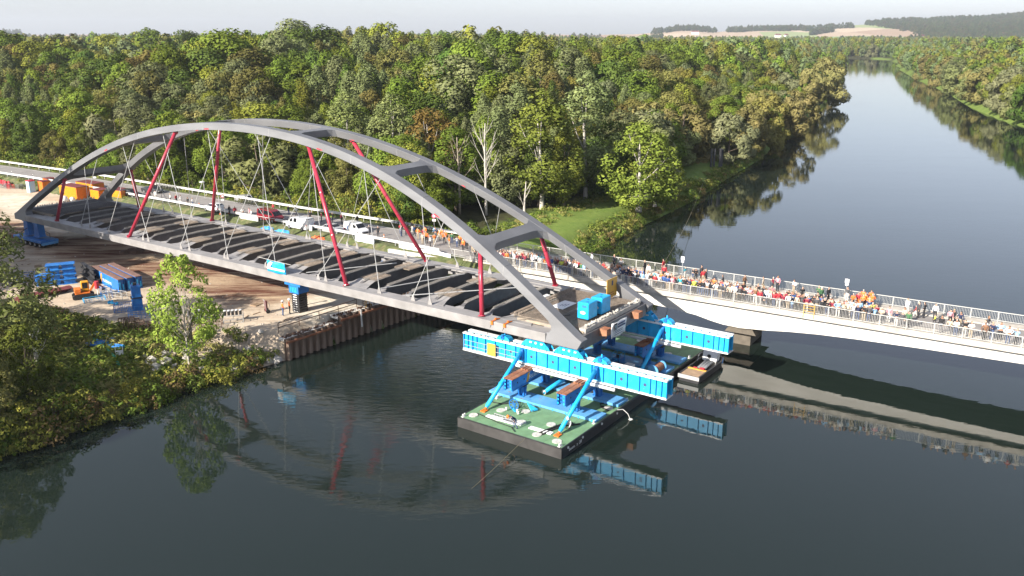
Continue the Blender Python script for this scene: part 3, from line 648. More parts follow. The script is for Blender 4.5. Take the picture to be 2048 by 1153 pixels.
# the two long launching beams
def lbeam(label,w,detail):
    t=bthing('launching_beam',label,'girder',2.35,w,3.74,'long blue launching beams'); h=11.15; b=MB()
    for x in (-.42,.42): b.b2((x-.02,-h,.12),(x+.02,h,1.6))
    b.b2((-.6,-h,1.6),(.6,h,1.66)); b.build('web_plates',M['sky_blue'],t)
    b=MB(); b.b2((-.66,-h,0),(.66,h,.12)); b.build('bottom_flange',M['white'],t)
    b=MB()
    for x in (-.45,.45): b.b2((x-.22,-h,1.66),(x+.22,h,1.78))
    b.build('white_track',M['white'],t)
    n=22; sm=MB().b2((-.62,-.025,.12),(-.44,.025,1.6)).mesh('stiffener',M['sky_blue']); bl=MB().b2((-.04,-.05,0),(.04,.05,.07)).mesh('track_bolt',M['black'])
    ys=[-h+.05,-h+.55,-h+1.1,-h+1.65]+list(np.linspace(-h+2.7,h-2.7,15))+[h-1.65,h-1.1,h-.55,h-.05]
    for y in ys: link('stiffener',sm,t,(0,y,0)); link('stiffener',sm,t,(1.06,y,0))
    hl=MB().path([(0,0,0),(.012,0,0)],.15,12).mesh('web_hole',M['navytext'])
    for y in [(ys[i]+ys[i+1])/2 for i in range(3,len(ys)-5,2)]: link('web_hole',hl,t,(-.452,y,.85))
    for i in range(26): link('track_bolt',bl,t,(-.45,-h+.4+i*.86,1.78))
    b=MB(); b.path([(-.75,-6.2,-.22),(-.75,4.6,-.22)],.16,10); b.build('white_pipe',M['white'],t,smooth=True)
    if detail: # walkway rail on the back (left) end
        b=MB()
        for y in np.linspace(h-7,h-.3,9): b.path([(-.85,y,.1),(-.85,y,1.15)],.025,5)
        for z in (.6,1.12): b.path([(-.85,h-7,z),(-.85,h-.3,z)],.025,5)
        b.build('walkway_rail',M['galv'],t); b=MB(); b.b2((-.95,h-7,.02),(-.66,h-.2,.08)); b.build('walkway',M['white_dirty'],t); b=MB(); b.b2((-.9,h-4.2,.15),(-.8,h-3.2,1.35)); b.build('yellow_sheet',M['yellowpanel'],t)
    return t
lbeam('long light blue launching beam with white track under the near arch foot',.95,True)
lbeam('long light blue launching beam with white track under the far arch foot',14.75,False)
SAD=None
def saddle(label,s,w):
    global SAD
    if SAD is None:
        t=bthing('saddle',label,'saddle',s,w,5.52,'blue saddles under the arch feet'); b=MB()
        for x in (-.38,.34): b.ext([(x,-1.65,0),(x,1.65,0),(x,1.5,.3),(x,.75,.92),(x,-.75,.92),(x,-1.5,.3)],(.04,0,0))
        b.b2((-.42,-.78,.92),(.42,.78,.99)); b.build('side_plates',M['sky_blue'],t)
        b=MB()
        for y in (-1.2,-.8,-.4,0,.4,.8,1.2): b.b2((-.42,y-.02,.02),(.42,y+.02,.3+.6*min(1,(1.6-abs(y))/.85)*.95))
        b.build('ribs',M['sky_blue'],t); b=MB(); b.b2((-.5,-.9,.5),(-.4,-.65,.62)); b.b2((-.5,.3,.5),(-.4,.6,.62)); b.tube((-.46,-.1,.55),(-.40,-.1,.55),.12,8); b.build('clamp',M['white_dirty'],t); SAD=t; return t
    return dup(SAD,label,bw(s,w,5.52),BANG)
saddle('blue trapezoid saddle under the near arch foot, left one',5.0,.95); saddle('blue trapezoid saddle under the near arch foot, right one at the tip',1.3,.95)
saddle('blue trapezoid saddle under the far arch foot, right one at the tip',1.0,14.75); saddle('blue trapezoid saddle under the far arch foot, left one',5.0,14.75)
WIN=None
for s,w,l in ((8.8,.95,'small blue trolley winch on near launching beam, left of the saddles'),(-2.0,.95,'small blue trolley winch on near launching beam, right of the saddles'),(-1.8,14.75,'small blue trolley winch on far launching beam')):
    if WIN is None:
        t=bthing('trolley_winch',l,'winch',s,w,5.53,'trolley winches'); b=MB(); b.ext([(-.35,-.8,0),(-.35,.8,0),(-.35,.6,.3),(-.35,.15,.45),(-.35,-.3,.45),(-.35,-.65,.25)],(.7,0,0)); b.build('frame',M['sky_blue'],t)
        b=MB(); b.tube((-.45,0,.32),(.45,0,.32),.2,12); b.build('drum',M['blue'],t); b=MB(); b.b2((-.1,-.1,.45),(.02,.02,.8)); b.build('lever',M['sky_blue'],t); WIN=t
    else: dup(WIN,l,bw(s,w,5.53),BANG)
# sloping pipe legs with orange feet
for s,w0,w1,l in ((6.4,-5.7,.3,'long light blue pipe strut leaning to near beam, left one on the open deck'),(-1.8,-6.1,.25,'long light blue pipe strut leaning to near beam, right one by the crouching worker'),(-1.6,8.6,14.1,'long light blue pipe strut leaning to far launching beam'),(6.4,8.6,14.1,'long light blue pipe strut to far beam, below the bridge deck')):
    t=bthing('pipe_strut',l,'strut',s,w0,.96,'sloping pipe struts'); d=Vector((w1-w0,0,4.0)); u=d.normalized()
    b=MB(); b.path([u*.75,d],.2,14); b.build('pipe',M['sky_blue'],t,smooth=True); b=MB()
    b.path([u*.45,u*.75],[.12,.2],12); b.path([d*.45-u*.06,d*.45+u*.06],.25,14); b.path([d*.78-u*.05,d*.78+u*.05],.24,14); b.build('collar',M['sky_blue'],t)
    b=MB(); b.b2((-.2,-.25,0),(.4,.25,.1)); b.path([u*.2,u*.5],.1,8); b.build('foot',M['orange'],t)
    b=MB(); b.ext([(w1-w0-.25,-.2,3.2),(w1-w0+.25,-.2,3.2),(w1-w0+.25,-.2,4.3),(w1-w0-.1,-.2,4.2)],(0,.4,0)); b.build('pin_bracket',M['blue'],t)
t=bthing('pipe_strut','short light blue pipe strut lying low behind near cross girder','strut',4.0,.6,1.0,'sloping pipe struts'); MB().path([(0,0,.25),(4.4,-.6,1.0)],.2,14).build('pipe',M['sky_blue'],t,smooth=True)
MB().path([(0,0,.25),(.1,-.01,.27)],.24,14).build('end_cap',M['white_dirty'],t)
t=bthing('jack_column','stout light blue round column below the near launching beam','column',4.7,4.7,.96); MB().path([(0,0,0),(0,0,2.75)],.42,18).build('cylinder',M['sky_blue'],t,smooth=True)
b=MB(); b.b2((-.75,-.75,0),(.75,.75,.08)); b.build('foot_plate',M['blue_faded'],t); b=MB(); b.b2((-.46,-.3,1.6),(-.43,.2,2.4)); b.build('notice',M['white'],t); b=MB(); b.b2((-.48,-.15,1.75),(-.46,.05,2.1)); b.build('notice_print',M['redplastic'],t)
# machinery between the beams
def crane(label,s,w,c,rz):
    t=thing('mini_crane',label,'machine',bw(s,w,.96),BANG+rz); b=MB(); b.b2((-.8,-.5,.15),(.8,.5,.55)); 
    b.build('chassis',M['black'],t)
    for x in (-.6,.6):
        for y in (-.55,.55): MB().tube((x,y-.1,.3),(x,y+.1,.3),.3,12).build('wheel',M['tyre'],t)
    b=MB(); b.b2((-.5,-.42,.55),(.45,.42,1.35)); b.build('engine_cover',M[c],t,bev=.06)
    b=MB(); b.bar((.3,0,1.0),(1.7,0,1.7),.22,.26); b.bar((1.7,0,1.7),(2.4,0,1.0),.16,.2); b.build('boom',M['blue'],t)
    b=MB()
    for x,y in ((-.5,-.4),(-.5,.4),(.3,-.4),(.3,.4)): b.path([(x,y,1.35),(x,y,2.05)],.03,5)
    b.b2((-.55,-.45,2.05),(.35,.45,2.12)); b.build('canopy_frame',M['black'],t); return t
crane('orange mini crane working below the front of the bridge deck',.6,3.9,'orange',.4); crane('orange and black machine standing below the hanging white banner',-.2,7.1,'orange',1.3)
def hpu(label,s,w):
    t=bthing('hydraulic_unit',label,'machine',s,w,.96,'blue hydraulic pump units'); b=MB(); b.b2((-.55,-.45,.12),(.55,.45,.75)); b.build('tank',M['blue'],t,bev=.04)
    b=MB(); b.tube((0,0,.75),(0,0,1.15),.22,12); b.tube((.35,.1,.75),(.35,.1,1.0),.1,8); b.build('motor',M['blacksteel'],t); b=MB()
    for x in (-.55,.55):
        for y in (-.45,.45): b.bar((x,y,0),(x,y,1.3),.04,.04)
    for z in (.06,1.3):
        for a,c in (((-.55,-.45,z),(.55,-.45,z)),((.55,-.45,z),(.55,.45,z)),((.55,.45,z),(-.55,.45,z)),((-.55,.45,z),(-.55,-.45,z))): b.bar(a,c,.04,.04)
    b.build('cage_frame',M['sky_blue'],t)
hpu('blue caged pump unit between near and far beams on the pontoon',1.8,9.6); hpu('blue caged pump unit close behind near launching beam',2.6,6.0); hpu('blue caged pump unit near the far beam on the pontoon',2.2,12.0)
t=bthing('white_cabinet','white instrument cabinet standing beside the far cross girder','cabinet',-.3,9.6,.96); b=MB(); b.b2((-.5,-.45,.1),(.5,.45,1.25)); b.build('body',M['white_dirty'],t,bev=.03); MB().b2((-.52,-.38,.2),(-.5,.38,1.15)).build('door',M['grey'],t)
t=bthing('yellow_box','small lime yellow box on a dark cabinet at the barge middle','box',-1.0,8.0,.96); b=MB(); b.b2((-.55,-.5,0),(.55,.5,.95)); b.build('cabinet',M['grey'],t); b=MB(); b.b2((-.3,-.3,.95),(.3,.3,1.2)); b.build('lime_cover',mat('lime',(.45,.6,.03),.5),t)
t=bthing('winch_drum','rusty winch drum on the right edge of the barge','winch',-2.4,11.7,.96); b=MB(); b.tube((-.9,0,.65),(.9,0,.65),.42,16); b.build('rope_drum',M['rusttop'],t); b=MB()
for x in (-.95,.9): MB().tube((x,0,.65),(x+.08,0,.65),.6,18).build('flange',M['blue_faded'],t)
b=MB(); b.b2((-1.1,-.5,0),(1.1,.5,.15)); b.build('base',M['blue'],t)
hw=bthing('hand_winch','blue spoked hand winch on the open green deck','winch',4.3,-3.9,.96); b=MB()
for i in range(16):
    a,c=2*math.pi*i/16,2*math.pi*(i+1)/16; b.bar((.0,.5*math.cos(a),.6+.5*math.sin(a)),(0,.5*math.cos(c),.6+.5*math.sin(c)),.06,.06)
for i in range(4): a=math.pi*i/4; b.bar((0,-.5*math.cos(a),.6-.5*math.sin(a)),(0,.5*math.cos(a),.6+.5*math.sin(a)),.04,.04)
b.build('wheel',M['blue'],hw); b=MB(); b.bar((-.3,-.4,.08),(.3,.5,.08),.15,.1); b.bar((0,0,.1),(.25,0,.6),.1,.1); b.ext([(.5,-1.6,.1),(1.1,-1.9,.1),(1.0,-.8,.5)],(0,0,.12)); b.build('stand',M['sky_blue'],hw); b=MB(); [b.tube((x,y,.1),(x,y,.35),.1,8) for x,y in ((-.5,.5),(-.3,-.6),(-.6,-.9))]; b.build('weight',M['white_dirty'],hw)
# white planks, ladder and hoses on the open deck
for s,w,ln,rz,l in ((4.0,-6.3,3.2,.03,'left white plank lying on the green deck beside the ladder'),(-.1,-6.1,2.3,.02,'right white plank lying on the green deck'),(2.9,-6.1,2.0,.0,'middle white plank under the bending worker')):
    t=thing('white_plank',l,'plank',bw(s,w,.96),BANG+rz,'white planks on the deck')
    for x in (-.2,.06): MB().b2((x,-ln/2,0),(x+.22,ln/2,.08)).build('board',M['white'],t)
t=thing('ladder','grey ladder lying along the white planks on the green deck','ladder',bw(3.6,-5.75,.97),BANG); b=MB(); 
for x in (-.2,.2): MB().b2((x-.03,-1.7,0),(x+.03,1.7,.07)).build('side_rail',M['galv'],t)
[MB().b2((-.2,-1.5+.3*i,.02),(.2,-1.45+.3*i,.05)).build('rung',M['galv'],t) for i in range(11)]
def hose(label,pts,r=.05,m='black'):
    o=Vector(bw(pts[0][0],pts[0][1],.99)); t=thing('hose',label,'hose',o); b=MB(); b.path([Vector(bw(a,c,z))-o for a,c,z in pts],r,6); b.build('hose_line',M[m],t,smooth=True)
hose('black hydraulic hoses bundled beside the right pipe strut',[(-.3,-6.6,1.02),(-.6,-5.3,1.02),(-.9,-4.2,1.02),(-1.6,-3.2,1.02)],.09); hose('black hose running parallel to the hose bundle',[(-.65,-6.7,1.02),(-.9,-5.4,1.02),(-1.2,-4.3,1.02),(-2.2,-3.0,1.02)],.08)
hose('thin black hose curving over the deck to the hand winch',[(7.2,-3.6,1.0),(5.9,-3.4,1.0),(5.2,-2.7,1.15),(4.6,-2.4,1.15),(4.2,-3.2,1.0)],.05); hose('thin black hose across the front of the deck',[(6.6,-6.4,1.0),(4,-6.9,1.0),(2.4,-7.0,1.0),(1.6,-7.6,1.02)],.035)
hose('coil of black hose behind right cross girder',[(-1.8,1.4,1.0),(-2.6,1.9,1.0),(-2.2,2.5,1.0),(-1.4,2.0,1.0),(-2.0,1.2,1.0),(-2.9,1.0,1.0)],.05)
t=bthing('heaving_line','white rope hanging from the barge edge into the water','rope',-3.4,1.6,.99); b=MB(); b.path([(0,0,0),(.5,-.35,-.05),(.7,-.75,-.45),(.8,-.95,-.95)],.035,6); b.ell((.82,-1.0,-.98),(.25,.2,.06),8,4); b.build('line',M['white_dirty'],t)
# tow ropes
def rope(label,p,q,sag,r=.035):
    p=Vector(p);q=Vector(q); t=thing('tow_rope',label,'rope',p); b=MB(); b.path([p.lerp(q,i/12)-p-Vector((0,0,sag*math.sin(math.pi*i/12))) for i in range(13)],r,5); b.build('rope_line',M['rope'],t)
rope('pale tow rope running from the barge bow down to the water',bw(.2,-8.05,.95),(-3.4,60.8,-.05),.1,.018); rope('yellowish rope slung from the wooded bank to the road bridge',(43.4,197,2.2),rbw(40.4,7.6,5.5),1.5,.03)
# ---- work boat moored at the barge
wb=bthing('work_boat','small open grey work boat with bow ramp moored against the barge','boat',-4.95,17.4,.0)
b=MB(); ou=[(-3.6,-1.15),(-3.6,1.15),(2.2,1.2),(3.5,.75),(3.9,0),(3.5,-.75),(2.2,-1.2)]
n=len(ou); vs=[(x*.97,y*.86,-.35) for x,y in ou]+[(x,y,.75) for x,y in ou]+[(x*.965-.05,y*.86,.75) for x,y in ou]+[(x*.965-.05,y*.84,.3) for x,y in ou]
fs=[tuple(range(n-1,-1,-1)),tuple(range(3*n,4*n))]+[(r_*n+i,r_*n+(i+1)%n,(r_+1)*n+(i+1)%n,(r_+1)*n+i) for r_ in range(3) for i in range(n)]
b.add(vs,fs); b.build('hull',M['blacksteel'],wb)
b=MB(); b.b2((-3.6,-1.12,.62),(-1.4,1.12,.7)); b.build('fore_deck',M['wood'],wb); b=MB(); b.b2((-3.66,-1.15,.35),(-3.58,1.15,.75)); b.build('bow_ramp',M['galv'],wb)
b=MB()
for y in (-.4,-.1,.2): b.path([(-1.0,y,.55),(1.4,y,.75)],.17,10)
b.build('grey_rolls',M['grey'],wb,smooth=True)
b=MB(); b.ext([(1.5,-.8,.7),(1.5,.8,.7),(1.8,.8,1.75),(1.8,-.8,1.75)],(.9,0,0)); b.build('white_console',M['white'],wb,bev=.05); b=MB(); b.tube((1.5,.0,1.25),(1.42,.0,1.28),.2,12); b.build('steering_wheel',M['black'],wb)
b=MB()
for y in (-1.0,1.0): b.path([(.8,y,.75),(1.2,y,1.4),(3.0,y*.75,1.4),(3.3,y*.7,.75)],.03,5)
b.path([(3.0,-.75,1.4),(3.4,0,1.4),(3.0,.75,1.4)],.03,5); b.build('guard_frame',M['galv'],wb); b=MB(); b.b2((-1.5,-.7,.7),(-1.1,-.2,.9)); b.b2((-1.4,.1,.7),(-1.2,.5,.86)); b.build('red_bags',M['redplastic'],wb)
b=MB(); b.b2((-1.6,-1.0,.7),(-1.35,1.0,.78)); b.build('yellow_rope',M['yellowpanel'],wb); b=MB(); b.path([(2.2,1.22,.55),(3.5,.8,.6),(3.95,0,.6),(3.5,-.8,.6),(2.2,-1.22,.55)],.07,6); b.build('blue_fender',M['blue'],wb)
# ------------------------------------------------------------------ trees and bushes
def lmat(fix=None):
    m=bpy.data.materials.new('leaves'); m.use_nodes=True; n=m.node_tree.nodes; l=m.node_tree.links; n.remove(n['Principled BSDF']); out=n['Material Output']
    oi=N(m,'ShaderNodeObjectInfo'); at=N(m,'ShaderNodeAttribute'); at.attribute_name='lv'
    hs=N(m,'ShaderNodeHueSaturation')
    if fix: hs.inputs['Color'].default_value=(*fix,1)
    else: l.new(oi.outputs['Color'],hs.inputs['Color'])
    def mr(src,a,b):
        r=N(m,'ShaderNodeMapRange'); r.inputs[3].default_value=a; r.inputs[4].default_value=b; l.new(src,r.inputs[0]); return r.outputs[0]
    def mul(a,b): t=N(m,'ShaderNodeMath',operation='MULTIPLY'); l.new(a,t.inputs[0]); l.new(b,t.inputs[1]); return t.outputs[0]
    def add(a,b): t=N(m,'ShaderNodeMath',operation='ADD'); l.new(a,t.inputs[0]); l.new(b,t.inputs[1]); return t.outputs[0]
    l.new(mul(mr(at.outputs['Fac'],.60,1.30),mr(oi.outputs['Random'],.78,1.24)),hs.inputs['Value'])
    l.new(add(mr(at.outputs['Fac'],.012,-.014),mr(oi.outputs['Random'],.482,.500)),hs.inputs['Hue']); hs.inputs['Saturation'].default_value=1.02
    d=N(m,'ShaderNodeBsdfDiffuse'); t=N(m,'ShaderNodeBsdfTranslucent'); x=N(m,'ShaderNodeMixShader'); x.inputs[0].default_value=.14
    l.new(hs.outputs[0],d.inputs[0]); l.new(hs.outputs[0],t.inputs[0]); l.new(d.outputs[0],x.inputs[1]); l.new(t.outputs[0],x.inputs[2]); l.new(x.outputs[0],out.inputs[0]); return m
M['leaf']=lmat()
def leaf_mesh(name,lobes,n_per,size,seed,aspect=1.5,upb=.35,norm_j=.42,droop=0,center=None):
    """leaf-sized faces spread over many small clumps (c, r xyz)"""
    g=np.random.default_rng(seed); V=[];LV=[];NRM=[]
    C=np.mean([c for c,_ in lobes],0) if center is None else np.array(center)
    for c,r in lobes:
        c=np.array(c); r=np.array(r); n=int(n_per*(r[0]*r[2]+r[0]*r[1])/2)
        if n<4: n=4
        d=g.normal(size=(n*2,3)); d/=np.linalg.norm(d,axis=1)[:,None]
        o=c-C; o/=np.linalg.norm(o)+1e-6; ok=(d@o+d[:,2]*upb)>-.55+g.random(n*2)*.5; d=d[ok][:n]; n=len(d)
        p=c+d*r*(.62+.46*g.random((n,1))**.6)
        nm=d+g.normal(size=(n,3))*norm_j+np.array([0,0,upb]); nm/=np.linalg.norm(nm,axis=1)[:,None]
        a=np.cross(nm,g.normal(size=(n,3))); 
        if droop: a=a*(1-droop)+np.array([0,0,-1.0])*droop*np.linalg.norm(a,axis=1)[:,None]; a-=nm*np.sum(a*nm,1)[:,None]
        a/=np.linalg.norm(a,axis=1)[:,None]; b=np.cross(nm,a); s=size*(.6+.8*g.random((n,1)))
        q=np.stack([p-a*s*aspect*.5,p-b*s*.5-nm*s*.12,p+a*s*aspect*.5,p+b*s*.5-nm*s*.12],1); V.append(q.reshape(-1,3)); sn=d*.95+nm*.35+np.array([0,0,.12]); sn/=np.linalg.norm(sn,axis=1)[:,None]; NRM.append(np.repeat(sn,4,axis=0))
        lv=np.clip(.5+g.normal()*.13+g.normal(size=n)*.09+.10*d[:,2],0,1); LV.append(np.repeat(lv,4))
    V=np.concatenate(V); LV=np.concatenate(LV); nf=len(V)//4
    me=bpy.data.meshes.new(name); me.vertices.add(len(V)); me.vertices.foreach_set('co',V.ravel().astype(np.float32))
    me.loops.add(nf*4); me.loops.foreach_set('vertex_index',np.arange(nf*4,dtype=np.int32)); me.polygons.add(nf); me.polygons.foreach_set('loop_start',np.arange(0,nf*4,4,dtype=np.int32))
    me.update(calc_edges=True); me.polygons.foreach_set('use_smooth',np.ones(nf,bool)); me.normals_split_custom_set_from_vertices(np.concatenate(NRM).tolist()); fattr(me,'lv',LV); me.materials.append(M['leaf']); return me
def env_lobes(seed,H,z0,rw,n,rl,shape='round',zs=1.0):
    g=random.Random(seed); L=[]; k=0
    while len(L)<n and k<4000:
        k+=1; u=g.random(); z=z0+(H-z0)*u
        if shape=='round': rr=math.sin(math.pi*min(.97,.10+.86*u**.85))**.75
        elif shape=='poplar': rr=(min(1,u*4+.35))*(1-u**3.2)**.8
        elif shape=='cone': rr=(1-u*.85)
        elif shape=='willow': rr=math.sqrt(max(.02,1-(u-.25)**2/.62))
        else: rr=1
        a=g.random()*2*math.pi; ra=rw*rr*(.35+.65*g.random()**.5); r=rl*(.65+.7*g.random())*(1-.25*u)
        c=(math.cos(a)*ra,math.sin(a)*ra,z-r*.35)
        if min([(c[0]-q[0][0])**2+(c[1]-q[0][1])**2+((c[2]-q[0][2])/zs)**2 for q in L]+[99])<(r*.62)**2: continue
        L.append((c,(r,r,r*zs)))
    return L
def trunk_mesh(name,H,r,lobes,seed,mt,limbs=7,lean=.04,fine=6):
    g=random.Random(seed); b=MB(); ax=g.uniform(-1,1)*lean*H; ay=g.uniform(-1,1)*lean*H
    def c(u): return Vector((ax*u*u,ay*u*u,H*.86*u))
    b.path([c(0)-Vector((0,0,.6)),c(.03),c(.25),c(.5),c(.75),c(1)],[r*1.5,r*1.1,r*.85,r*.6,r*.35,r*.08],fine)
    for i in range(min(limbs,len(lobes))):
        q=lobes[i*len(lobes)//limbs][0]; u=max(.16,min(.85,(q[2]/H)*.62+g.uniform(-.05,.03))); p=c(u); q=Vector(q); m_=p.lerp(q,.5)+Vector((0,0,-.06*(q-p).length))
        b.path([p,m_,q],[r*(.5-.3*u),r*.2,r*.05],5)
    return b.mesh(name,mt,True)
PT={}   # prototype name -> (crown mesh, trunk mesh, its height)
def proto(nm,seed,H,z0,rw,n,rl,shape='round',zs=1,per=26,size=.42,tr=.28,mt='bark',limbs=7,**k):
    L=env_lobes(seed,H,z0,rw,n,rl,shape,zs); PT[nm]=(leaf_mesh('crown_'+nm,L,per,size,seed,**k),trunk_mesh('trunk_'+nm,H,tr,L,seed,M[mt],limbs),H)
for nm_,sd_,h_,z_,w_,n_,r_ in (('roundA',11,18,3.5,5.0,64,1.65),('roundB',12,17,2.5,5.8,66,1.75),('roundC',13,19,4.0,4.2,60,1.5),('roundD',14,16,2.0,6.2,56,2.0)): proto(nm_,sd_,h_,z_,w_,n_,r_,per=66,size=.30)
proto('poplarA',21,24,3.0,3.0,74,1.05,'poplar',2.1,per=74,size=.29,aspect=1.7,upb=.5); proto('poplarB',22,22,3.0,3.7,72,1.15,'poplar',1.8,per=72,size=.29,upb=.5)
proto('willowA',31,13,1.0,6.0,44,1.9,'willow',.9,per=40,size=.36,aspect=3.0,droop=.55); proto('willowB',32,12,.8,5.2,36,1.8,'willow',.95,per=40,size=.36,aspect=3.0,droop=.55)
proto('farA',41,18,3,5.4,26,2.5,per=10,size=.95,limbs=3); proto('farB',42,19,3,4.8,24,2.4,per=10,size=.95,limbs=3); proto('farP',43,23,3,3.6,26,1.8,'poplar',1.7,per=13,size=.85,limbs=3)
proto('fineA',51,12,1.5,4.2,95,.95,per=90,size=.19,tr=.2,limbs=14,aspect=1.8); proto('fineW',52,12,.6,5.2,120,1.05,'willow',1.0,per=95,size=.17,tr=.25,limbs=14,aspect=2.6,droop=.35)
proto('airy',53,11,2.6,3.5,84,.82,per=125,size=.17,tr=.11,mt='birch',limbs=24,aspect=2.0)
proto('bigA',54,14,1.6,5.0,120,1.1,per=62,size=.26,tr=.3,mt='birch',limbs=12); proto('bigB',55,20,4.0,4.0,120,1.05,'poplar',1.25,per=62,size=.27,tr=.28,mt='birch',limbs=12)
proto('bushA',61,3.2,.1,2.0,26,.8,'willow',.9,per=60,size=.22,tr=.06,limbs=5); proto('bushB',62,2.6,.0,2.3,26,.75,'willow',.8,per=60,size=.22,tr=.06,limbs=5); proto('bushC',63,4.2,.1,1.9,28,.8,'round',1.1,per=60,size=.22,tr=.07,limbs=5)
PAL=[((.135,.195,.034),6,'mid green'),((.190,.215,.040),4,'yellowish green'),((.090,.140,.032),4,'dark green'),((.165,.190,.085),3,'grey-green'),((.170,.170,.052),2.5,'olive green'),((.25,.235,.055),.8,'golden green'),((.22,.145,.055),.10,'rusty brown')]
def pick(g): 
    x=g.random()*sum(p[1] for p in PAL)
    for c,w_,n_ in PAL:
        x-=w_
        if x<0: return c,n_
def put_tree(nm,loc,H,rz,col,label,cat='tree',group=None,name='tree',sxy=1.0,tilt=0):
    cm,tm,h0=PT[nm]; s=H/h0; t=thing(name,label,cat,loc,rz,group); t.scale=(s*sxy,s*sxy,s)
    if tilt: t.rotation_euler=(tilt,0,rz)
    o=link('crown',cm,t); o.color=(*col,1); link('trunk' if cat!='bush' else 'stem',tm,t); return t
def pix(x,y,z):
    d=np.stack([x,y,z-34.0]); f=d[1]*.96058-d[2]*.27802; dn=-d[1]*.27802-d[2]*.96058; return 1024+1750*d[0]/f,576.5+1750*dn/f
g=np.random.default_rng(5)
cand=[]
def scatter(x0,x1,y0,y1,sp):
    nx_=int((x1-x0)/sp); ny_=int((y1-y0)/sp)
    X,Y=np.meshgrid(np.arange(nx_),np.arange(ny_)); p=np.stack([(X+(Y%2)*.5).ravel(),Y.ravel()],1)*sp+np.array([x0,y0])+g.uniform(-.42,.42,(nx_*ny_,2))*sp; return p
for x0,x1,y0,y1,sp in ((-330,330,118,360,6.4),(-620,620,360,800,8.2),(-1100,1100,800,1500,11.5),(-1900,1900,1500,2700,17)): cand.append(scatter(x0,x1,y0,y1,sp))
cand=np.concatenate(cand); zb_=3.0
px,py=pix(cand[:,0],cand[:,1],np.full(len(cand),15.0)); k=(px>-170)&(px<2230); cand=cand[k]; px=px[k]
dl=seg_dist(cand,LB); dr=seg_dist(cand,RB); ins=inside(cand,RIVER); rd=seg_dist(cand,ROADC); left=cand[:,0]<np.interp(cand[:,1],[0,115,340,796,1200,1500],[-60,-2,150,340,480,300])
yard=inside(cand,YARD)
ok=~ins&~yard&(rd>13.5)
glade=(cand[:,0]>-12)&(cand[:,1]<158)          # grass beside the bridge head
lim=np.where(cand[:,1]<150,22,np.where(cand[:,1]<225,13.5,2.2))
ok&=np.where(left,(dl>lim)&~glade,(dr>3.5)&(cand[:,1]>200)); ok&=~(left&(cand[:,1]<250)&(np.abs(px-1424)<34)&(dl<20))
cand=cand[ok]; px=px[ok]; dl=dl[ok]; dr=dr[ok]; rd=rd[ok]; left=left[ok]
de=np.where(left,np.minimum(np.maximum(rd-13,0),np.maximum(dl-3,0)*1.1+2),np.maximum(dr-2,0)*.8+2)
Hc=np.where(left,np.interp(px,[0,300,500,1000,1150,1400,1700],[22.5,23.5,25,25,22,21.5,21]),22)
ln=np.array([noise.noise((x*.018,y*.018,.3)) for x,y in cand]); H=np.minimum(Hc,10+(Hc-10)*sst(0,75,de)+1.5)*(1+ln*.34)*(.70+.48*g.random(len(cand)))
H=np.where(cand[:,1]>1000,H*.93,H); H=np.where(left,H,np.maximum(H,13+5*g.random(len(cand))))
dist=np.hypot(cand[:,0],cand[:,1]); tx,ty=pix(cand[:,0],cand[:,1],zb_+H); vis=(tx>-20)&(tx<2068)
gk=np.array([noise.noise((x*.03+50,y*.03,2.)) for x,y in cand])
# how much of each tree the camera sees: front to back into a coarse buffer
buf=np.zeros((145,258),bool); seen=np.zeros(len(cand)); bx,by=pix(cand[:,0],cand[:,1],np.full(len(cand),zb_))
for i in np.argsort(dist):
    rw_=1750*H[i]*.27/dist[i]; x0=int(max(0,(tx[i]-rw_)/8)); x1=int(min(257,(tx[i]+rw_)/8))+1; y0=int(max(0,ty[i]/8)); y1=int(min(144,by[i]/8))+1
    if x1<=x0 or y1<=y0 or tx[i]+rw_<0 or tx[i]-rw_>2056: continue
    q=buf[y0:y1,x0:x1]; seen[i]=(~q).sum(); q[:]=True
order=np.argsort(-seen-H/dist*.01); N_IND=236
def where(x,y,p,d):
    if not left_i: return 'on the far right bank of the river'
    if p>1420 and dl_i<28: return 'on the wooded bank beside the upper river'
    if dl_i<30 and y>140: return 'near the river bank beyond the road bridge'
    a='behind the yellow containers' if p<300 else 'behind the parked cars' if p<620 else 'behind the white vans' if p<800 else 'behind the bridge crowd' if p<1150 else 'in the wood upstream'
    return ('at the forest edge ' if d<14 else 'deep in the forest ')+a
FOREST={}
for r_,i in enumerate(order):
    x,y=cand[i]; left_i=left[i]; dl_i=dl[i]; rr=random.Random(int(i)*7+1)
    if H[i]>13 and left_i and ((620<px[i]<1190 and gk[i]>-.25) or gk[i]>.22): kind=rr.choice(['poplarA','poplarB','poplarA','roundC'])
    elif (not left_i) or (dl_i<18 and H[i]<17): kind=rr.choice(['willowA','willowB','willowA','roundD','roundB'])
    else: kind=rr.choice(['roundA','roundB','roundC','roundD','roundA','willowB' if H[i]<15 else 'roundB'])
    if r_<N_IND:
        c,cn=pick(rr); j=rr.uniform(.85,1.15); c=tuple(v*j for v in c)
        if 'willow' in kind: c,cn=rr.choice([((.21,.225,.115),'silvery green'),((.225,.21,.075),'olive gold'),((.18,.205,.08),'soft green')])
        if 'poplar' in kind and rr.random()<.6: c,cn=(.160,.195,.080),'grey-green'
        sp={'r':'leafy tree','p':'tall poplar','w':'bushy willow'}[kind[0]]; hs='low' if H[i]<13 else 'middling' if H[i]<20 else 'high'
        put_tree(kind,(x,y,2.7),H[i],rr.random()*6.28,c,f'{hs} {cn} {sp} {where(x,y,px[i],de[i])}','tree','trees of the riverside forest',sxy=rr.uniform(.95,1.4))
    else:
        if dist[i]>420: kind='farP' if kind[0]=='p' else rr.choice(['farA','farB'])
        FOREST.setdefault((kind,rr.randrange(4)),[]).append((x,y,2.5,H[i]/PT[kind][2],rr.random()*6.28))
